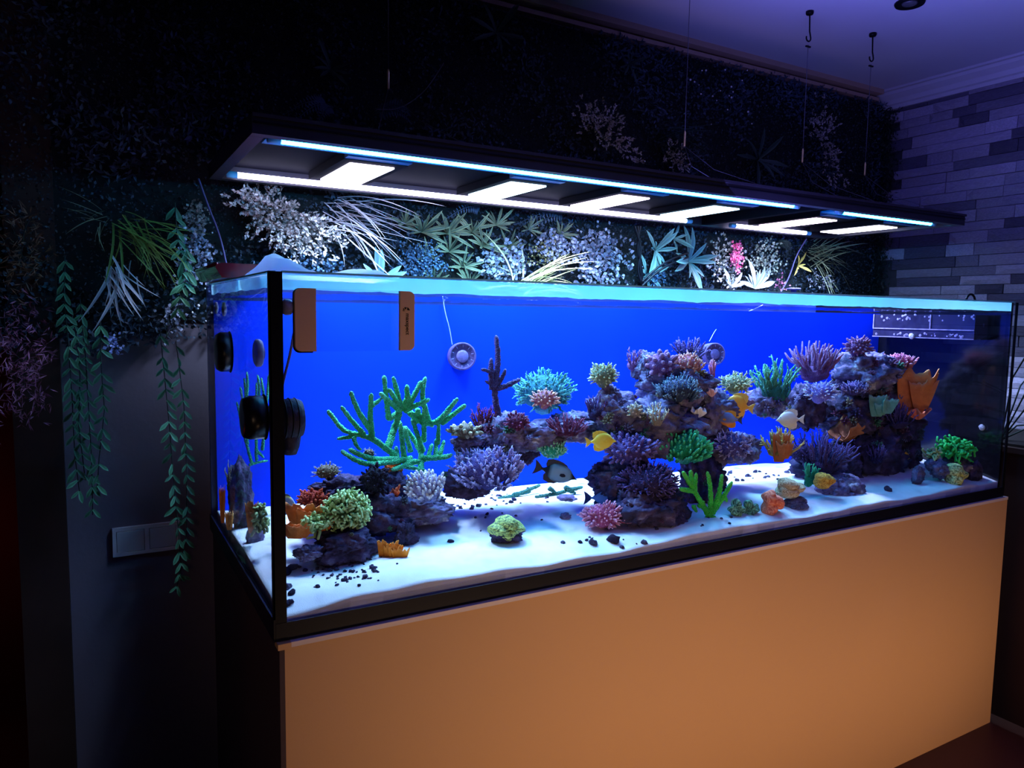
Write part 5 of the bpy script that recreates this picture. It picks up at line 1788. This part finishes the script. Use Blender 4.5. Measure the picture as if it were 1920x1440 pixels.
Ys = WALL_Y - 0.018 - 0.028 * (bulge + 0.7) * NR.rand(n)
big = np.array([noise.noise(Vector((x * 4 + 9, 1.3, z * 4))) for x, z in zip(Xs, Zs)])
sz = np.where(big > 0.15, 0.022, np.where(big > -0.15, 0.014, 0.009)) * NR.uniform(0.7, 1.3, n)
leaves_mesh(mb, np.stack([Xs, Ys, Zs], 1), rnd_dirs(n), rnd_dirs(n, 1.5), sz, sz * np.where(big > 0.15, 0.35, 0.65), np.clip(NR.rand(n) * 0.8 + big, 0, 1))
tag(mb.build('foliage', mats_leaf, pw), kind='stuff')
# shaggy right edge of the plant wall
m2 = MB()
n = 2600
Xs = STONE_X - np.abs(NR.normal(0, 0.02, n)) - 0.005
Zs = NR.uniform(0.7, CEIL_Z - 0.09, n)
Ys = WALL_Y - 0.02 - np.abs(NR.normal(0, 0.035, n))
leaves_mesh(m2, np.stack([Xs, Ys, Zs], 1), rnd_dirs(n) * np.array([0.3, 1, 1]) - np.array([0.4, 0, 0]), rnd_dirs(n), NR.uniform(0.012, 0.025, n), NR.uniform(0.005, 0.01, n))
tag(m2.build('foliage', lm_dark, pw), kind='stuff')


def patch(pxs, pys, n, size, m, label, name='creeper_plant', wd=0.75, Y=(0.91, 0.955), group=None):
    """a patch of small leaves inside an ellipse given in photo pixels"""
    a = NR.rand(n) * 2 * PI
    r = np.sqrt(NR.rand(n)) * np.array([0.72 + 0.5 * noise.noise(Vector((math.cos(t_) * 2.2 + pxs[0], math.sin(t_) * 2.2, pys[0]))) + 0.15 * NR.normal() for t_ in a]) * 1.25
    cx_, cy_ = (pxs[0] + pxs[1]) / 2, (pys[0] + pys[1]) / 2
    P = np.array([at(cx_ + (pxs[1] - pxs[0]) / 2 * rr * math.cos(aa), cy_ + (pys[1] - pys[0]) / 2 * rr * math.sin(aa), y=NR.uniform(*Y)) for aa, rr in zip(a, r)])
    mb = MB()
    s = size * NR.uniform(0.7, 1.25, n)
    # round leaves: fan of 6
    D = rnd_dirs(n, 0.6)
    leaves_mesh(mb, P, D, rnd_dirs(n, 2.5), s, s * wd, NR.rand(n))
    leaves_mesh(mb, P, D + NR.normal(0, 0.5, (n, 3)), rnd_dirs(n, 2.5), s * 0.9, s * wd, NR.rand(n))
    c = P.mean(0)
    c[2] = P[:, 2].min()
    t = thing(name, label, 'plant', c, group)
    tag(mb.build('foliage', m, t), kind='stuff')
    st = MB()
    for k in range(8):
        i, j = NR.randint(n), NR.randint(n)
        st.tube([np.array([P[i][0], WALL_Y - 0.02, P[i][2]]), (P[i] + P[j]) / 2 + np.array([0, 0.02, 0]), P[j]], 0.0012, 4)
    st.build('stem', lm_dark, t)


round_m = leaf_mat('round_leaf', (100, 108, 128), (190, 196, 214))
moss_m = leaf_mat('moss_leaf', (40, 66, 92), (84, 120, 150))
patch((905, 985), (455, 540), 330, 0.017, round_m, 'pale round leaved creeper behind the yellow grass')
patch((1065, 1180), (430, 540), 560, 0.017, round_m, 'large pale round leaved creeper patch before the cables')
patch((1000, 1075), (432, 490), 220, 0.016, leaf_mat('round_dim', (100, 110, 130), (170, 176, 196)), 'dim round leaved creeper above the yellow grass tips')
patch((748, 832), (450, 530), 600, 0.009, moss_m, 'fine bluish mossy patch between strap leaves and rosettes', name='moss_plant')
patch((480, 660), (470, 525), 320, 0.011, moss_m, 'dark mossy growth under the pale shrub behind the towel', name='moss_plant')
patch((1325, 1395), (445, 540), 300, 0.014, leaf_mat('olive_small', (120, 122, 100), (210, 206, 190)), 'small olive leaved bush beside the pink stem')
patch((1400, 1470), (450, 520), 260, 0.013, leaf_mat('green_small', (90, 110, 90), (196, 204, 180)), 'small green leaved bush between pink stem and violet cable')
patch((1368, 1392), (450, 512), 150, 0.013, leaf_mat('pink_leaf', (200, 60, 110), (250, 130, 170)), 'upright stem of small pink red leaves', name='pink_leaf_plant', Y=(0.89, 0.91))
patch((1450, 1475), (520, 548), 40, 0.011, leaf_mat('pink_dim', (150, 80, 110), (200, 130, 160)), 'tiny pinkish leaves at the rim by the violet cable', Y=(0.89, 0.91))
patch((330, 400), (415, 540), 240, 0.013, round_m, 'scattered small round leaves beside the red tray')
patch((345, 390), (375, 440), 200, 0.009, leaf_mat('heath', (96, 100, 96), (150, 150, 140)), 'small grey heath sprig beside the hanging cable')
patch((295, 350), (560, 640), 60, 0.012, round_m, 'few small round leaves below the whitish grass')
patch((195, 225), (620, 665), 40, 0.012, leaf_mat('bluish_small', (120, 130, 190), (190, 200, 240)), 'few bluish leaves where the wall begins')
patch((1210, 1250), (505, 540), 120, 0.012, moss_m, 'little mossy clump at the rim under the bluish leaves', name='moss_plant')
patch((988, 1065), (448, 500), 260, 0.008, leaf_mat('fern_gold', (110, 110, 60), (170, 170, 110)), 'golden fine leaved sprig between the round leaved creepers')


def shrub(label, px, py, ends, m, n_leaf=26, size=0.012, Y=0.95, twig=0.022, name='boxwood_shrub', group=None):
    b = at(px, py, y=Y)
    t = thing(name, label, 'plant', b, group)
    lf, st = MB(), MB()
    Ps, Ds, Us, Ls = [], [], [], []
    for (ex, ey) in ends:
        e = at(ex + RNG.uniform(-4, 4), ey + RNG.uniform(-4, 4), y=Y - RNG.uniform(0.02, 0.06))
        mid = (b + e) / 2 + np.array([0, 0.01, 0.01])
        u = np.linspace(0, 1, 7)[:, None]
        path = b * (1 - u) ** 2 + 2 * mid * u * (1 - u) + e * u * u
        st.tube(path, np.linspace(0.0022, 0.001, 7), 4)
        for k in range(n_leaf):
            uu = RNG.uniform(0.45, 1.0)
            p = b * (1 - uu) ** 2 + 2 * mid * uu * (1 - uu) + e * uu * uu
            off = NR.normal(0, twig * (0.6 + 0.4 * uu), 3)
            off[1] = -abs(off[1])
            q = p + off
            st.tube([p, q], 0.0007, 3)
            ax = (q - p) / (np.linalg.norm(q - p) + 1e-9) + (e - b) / np.linalg.norm(e - b) * 0.7
            for w_ in range(7):
                Ps.append(q - ax * 0.002 * w_)
                Ds.append(ax * 0.8 + NR.normal(0, 0.6, 3))
                Us.append(NR.normal(0, 1, 3) + np.array([0, -1.5, 0]))
                Ls.append(size * RNG.uniform(0.7, 1.15))
    Ls = np.array(Ls)
    leaves_mesh(lf, np.array(Ps), np.array(Ds), np.array(Us), Ls, Ls * 0.55, NR.rand(len(Ls)))
    tag(lf.build('foliage', m, t), kind='stuff')
    st.build('stem', lm_dark, t)


box_m = leaf_mat('boxwood_pale', (160, 154, 152), (214, 208, 202))
box_d = leaf_mat('boxwood_dim', (120, 116, 130), (170, 166, 176))
shrub('large pale boxwood shrub spreading behind the towel', 520, 400,
      [(445, 355), (478, 362), (505, 372), (452, 385), (470, 420), (500, 412), (530, 395), (560, 405), (555, 430), (590, 425), (612, 435), (630, 452), (645, 462), (600, 460), (570, 462), (540, 450), (520, 440), (510, 455), (535, 475), (560, 490), (590, 485), (615, 480), (440, 375), (490, 395)], box_m, 26, 0.013)
shrub('dim pale shrub high above the middle of the fixture', 1125, 260, [(1085, 200), (1105, 195), (1130, 210), (1150, 225), (1160, 250), (1095, 230), (1115, 235), (1140, 260), (1190, 275), (1205, 300)], box_m, 16, 0.012)
shrub('dim shrub above the far half of the fixture', 1545, 270, [(1520, 210), (1545, 200), (1560, 225), (1530, 250), (1550, 280), (1570, 300), (1560, 340), (1585, 350), (1510, 235)], box_m, 16, 0.012)
shrub('dim shrub sprig on the fixture edge near its middle wire', 1265, 300, [(1240, 290), (1255, 285), (1275, 300), (1262, 320), (1285, 315)], box_m, 12, 0.011)
shrub('small sprig low behind the silvery rosette', 1530, 530, [(1510, 520), (1525, 515), (1545, 525), (1560, 535)], box_d, 8, 0.010)


# ferns: pinnae on a curved midrib
def fern(px, py, ex, ey, label, m, group='ferns on the plant wall'):
    a, b = at(px, py, y=0.955), at(ex, ey, y=0.925)
    t = thing('fern', label, 'plant', a, group)
    for k in range(3):
        off = NR.normal(0, 0.03, 3) * np.array([1, 0.3, 1])
        e = b + off
        u = np.linspace(0, 1, 16)[:, None]
        path = a * (1 - u) + e * u + np.array([0, -0.03, 0.02]) * np.sin(u * PI)
        mb = MB()
        mb.tube(path, 0.001, 4)
        d = (e - a) / np.linalg.norm(e - a)
        sd = np.cross(d, np.array([0, -1, 0]))
        P, D = [], []
        for i in range(2, 16):
            for sg in (-1, 1):
                P.append(path[i])
                D.append(sd * sg + d * 0.4)
        L = np.array([0.028 * (1 - (i // 2) / 16) for i in range(len(P))])
        leaves_mesh(mb, np.array(P), np.array(D), np.tile([0, -1.0, 0.2], (len(P), 1)), L, L * 0.3)
        mb.build('frond', m, t)


fern_m = leaf_mat('fern_leaf', (40, 62, 84), None)
fern(1060, 400, 985, 425, 'dim blue fern spreading under the fixture beside the rosettes', fern_m)
fern(900, 390, 830, 400, 'dim blue fern behind the second lamp panel', fern_m)
fern(1450, 455, 1475, 490, 'dark fern hanging near the thin violet cable', lm_dark)
fern(620, 200, 560, 215, 'dark blue fern frond above the near end of the fixture', fern_m)
fern(700, 215, 760, 230, 'dark blue fern frond beside the near wire', fern_m)


# hanging vines with paired leaves
vine_leaf = leaf_mat('vine_leaf', (42, 88, 56), (92, 150, 110))
VL = [leaf_mesh('leaf', vine_leaf, 0.34, d, 0.3, 5) for d in (0.1, 0.3)]


def vine(pts, lpx, label, Y=0.90, gap=20, group='hanging vines'):
    P = [at(px, py, y=Y + RNG.uniform(-0.015, 0.015)) for px, py in pts]
    t = thing('hanging_vine', label, 'plant', P[-1], group)
    org = np.array(P[-1])
    MB().tube(P, 0.0013, 5).build('stem', lm_dark, t)
    for (a, b), (pa, pb) in zip(zip(pts[:-1], pts[1:]), zip(P[:-1], P[1:])):
        n_ = max(1, int(math.hypot(a[0] - b[0], a[1] - b[1]) / gap))
        for k in range(n_):
            q = pa + (pb - pa) * (k + 0.5) / n_
            ln = lpx * scale_at(q)
            for sg in (-1, 1):
                if RNG.random() < 0.15:
                    continue
                d = (sg * RNG.uniform(0.2, 0.9), -RNG.uniform(0.0, 0.5), -RNG.uniform(0.5, 1.0))
                mm = frame(d, (0, -1, 0.3), ln * RNG.uniform(0.7, 1.15))
                mm.translation = Vector(q - org)
                part('leaf', RNG.choice(VL), t, mm)


vine([(122, 480), (120, 560), (128, 640), (135, 740), (140, 850), (150, 930)], 26, 'hanging vine at the outer edge over the dark post')
vine([(150, 560), (160, 660), (166, 760), (172, 860), (174, 965)], 24, 'longest hanging vine ending above the light switch')
vine([(188, 600), (190, 690), (196, 770), (186, 860), (182, 920)], 24, 'hanging vine in front of the bare wall')
vine([(140, 600), (150, 700), (148, 800), (160, 900)], 22, 'thin hanging vine between the outer ones')
vine([(328, 380), (332, 440), (345, 500), (340, 545), (330, 590)], 30, 'bright green vine beside the tank corner', Y=0.87)
vine([(350, 460), (352, 500), (345, 540)], 28, 'short bright vine beside the red tray', Y=0.86)
vine([(300, 620), (310, 720), (318, 800), (325, 900), (335, 1000), (340, 1090)], 24, 'dark vine hanging along the cabinet side over the switch', Y=0.88)
vine([(330, 640), (345, 760), (350, 880), (350, 1000), (330, 1110)], 22, 'darkest vine hanging at the cabinet side', Y=0.88)
# pink tinsel plant
tin = leaf_mat('tinsel_pink', (120, 66, 96), (190, 120, 150))
patch((-10, 95), (560, 810), 420, 0.022, tin, 'dusky pink wispy hanging plant by the dark post', name='wispy_plant', wd=0.13, Y=(0.86, 0.95))
patch((-10, 90), (380, 560), 160, 0.026, leaf_mat('twig_brown', (90, 62, 44), (130, 96, 70)), 'brown twiggy growth above the pink wispy plant', name='wispy_plant', wd=0.1, Y=(0.88, 0.95))

# tiny pale buds high on the wall and beside the red tray
bud = mat('pale_bud', rgb(235, 235, 245), 0.4)
bm_ = MB()
blob(bm_, (0, 0, 0), 1, 1, 1, 2, 0.1, 1, 0, 0, tipfn=lambda p, n2: 0)
bme = bm_.mesh('bud', bud)
for k in range(34):
    px, py = (RNG.uniform(1290, 1410), RNG.uniform(125, 235)) if k < 20 else (RNG.uniform(320, 400), RNG.uniform(430, 610))
    o = bpy.data.objects.new('pale_bud', bme)
    COL.objects.link(o)
    c = at(px, py, y=0.93)
    o.location = c
    r = RNG.uniform(0.002, 0.0045)
    o.scale = (r, r, r)
    tag(o, 'tiny pale bud dotted high on the dark foliage' if k < 20 else 'tiny pale bud dotted beside the red tray', 'bud', 'buds high on the wall' if k < 20 else 'buds beside the tray')

# dark potted plant past the far end of the tank
pt = thing('planter', 'dark wooden planter box standing past the far end of the tank', 'planter', (2.85, 0.25, FLOOR_Z))
MB().box((2.66, -0.2, FLOOR_Z), (3.14, 0.5, 0.15)).build('box', dark_wood, pt, False)
MB().box((2.65, -0.21, 0.1505), (3.15, 0.51, 0.17)).build('rim_board', dark_wood, pt, False)
MB().box((2.68, -0.18, 0.1705), (3.12, 0.48, 0.18)).build('soil', mat('soil', rgb(30, 22, 18), 0.95), pt, False)
DL = [leaf_mesh('leaf', leaf_mat('dark_broad', (34, 40, 38), (52, 60, 52)), 0.34, d, 0.3, 7) for d in (0.15, 0.35)]
bp = thing('broad_leaf_plant', 'dark broad leaved plant growing from the planter past the tank end', 'plant', (2.74, 0.1, 0.18))
for k, (dx, dy, dz, ln) in enumerate(((-0.1, -0.12, 0.35, 0.22), (0.12, -0.2, 0.4, 0.24), (-0.05, -0.25, 0.22, 0.24), (0.14, -0.05, 0.3, 0.22), (0.05, -0.3, 0.12, 0.22), (-0.12, -0.2, 0.1, 0.2), (0.1, 0.1, 0.38, 0.22))):
    MB().tube([(2.74, 0.1, 0.18), (2.74 + dx * 0.5, 0.1 + dy * 0.4, 0.18 + dz * 0.7), (2.74 + dx, 0.1 + dy, 0.18 + dz)], 0.003, 5).build('stem', lm_dark, bp)
    mm = frame((dx, dy - 0.05, 0.02 if k % 2 else -0.1), (0, -0.3, 1), ln)
    mm.translation = Vector((dx, dy, dz))
    part('leaf', DL[k % 2], bp, mm)
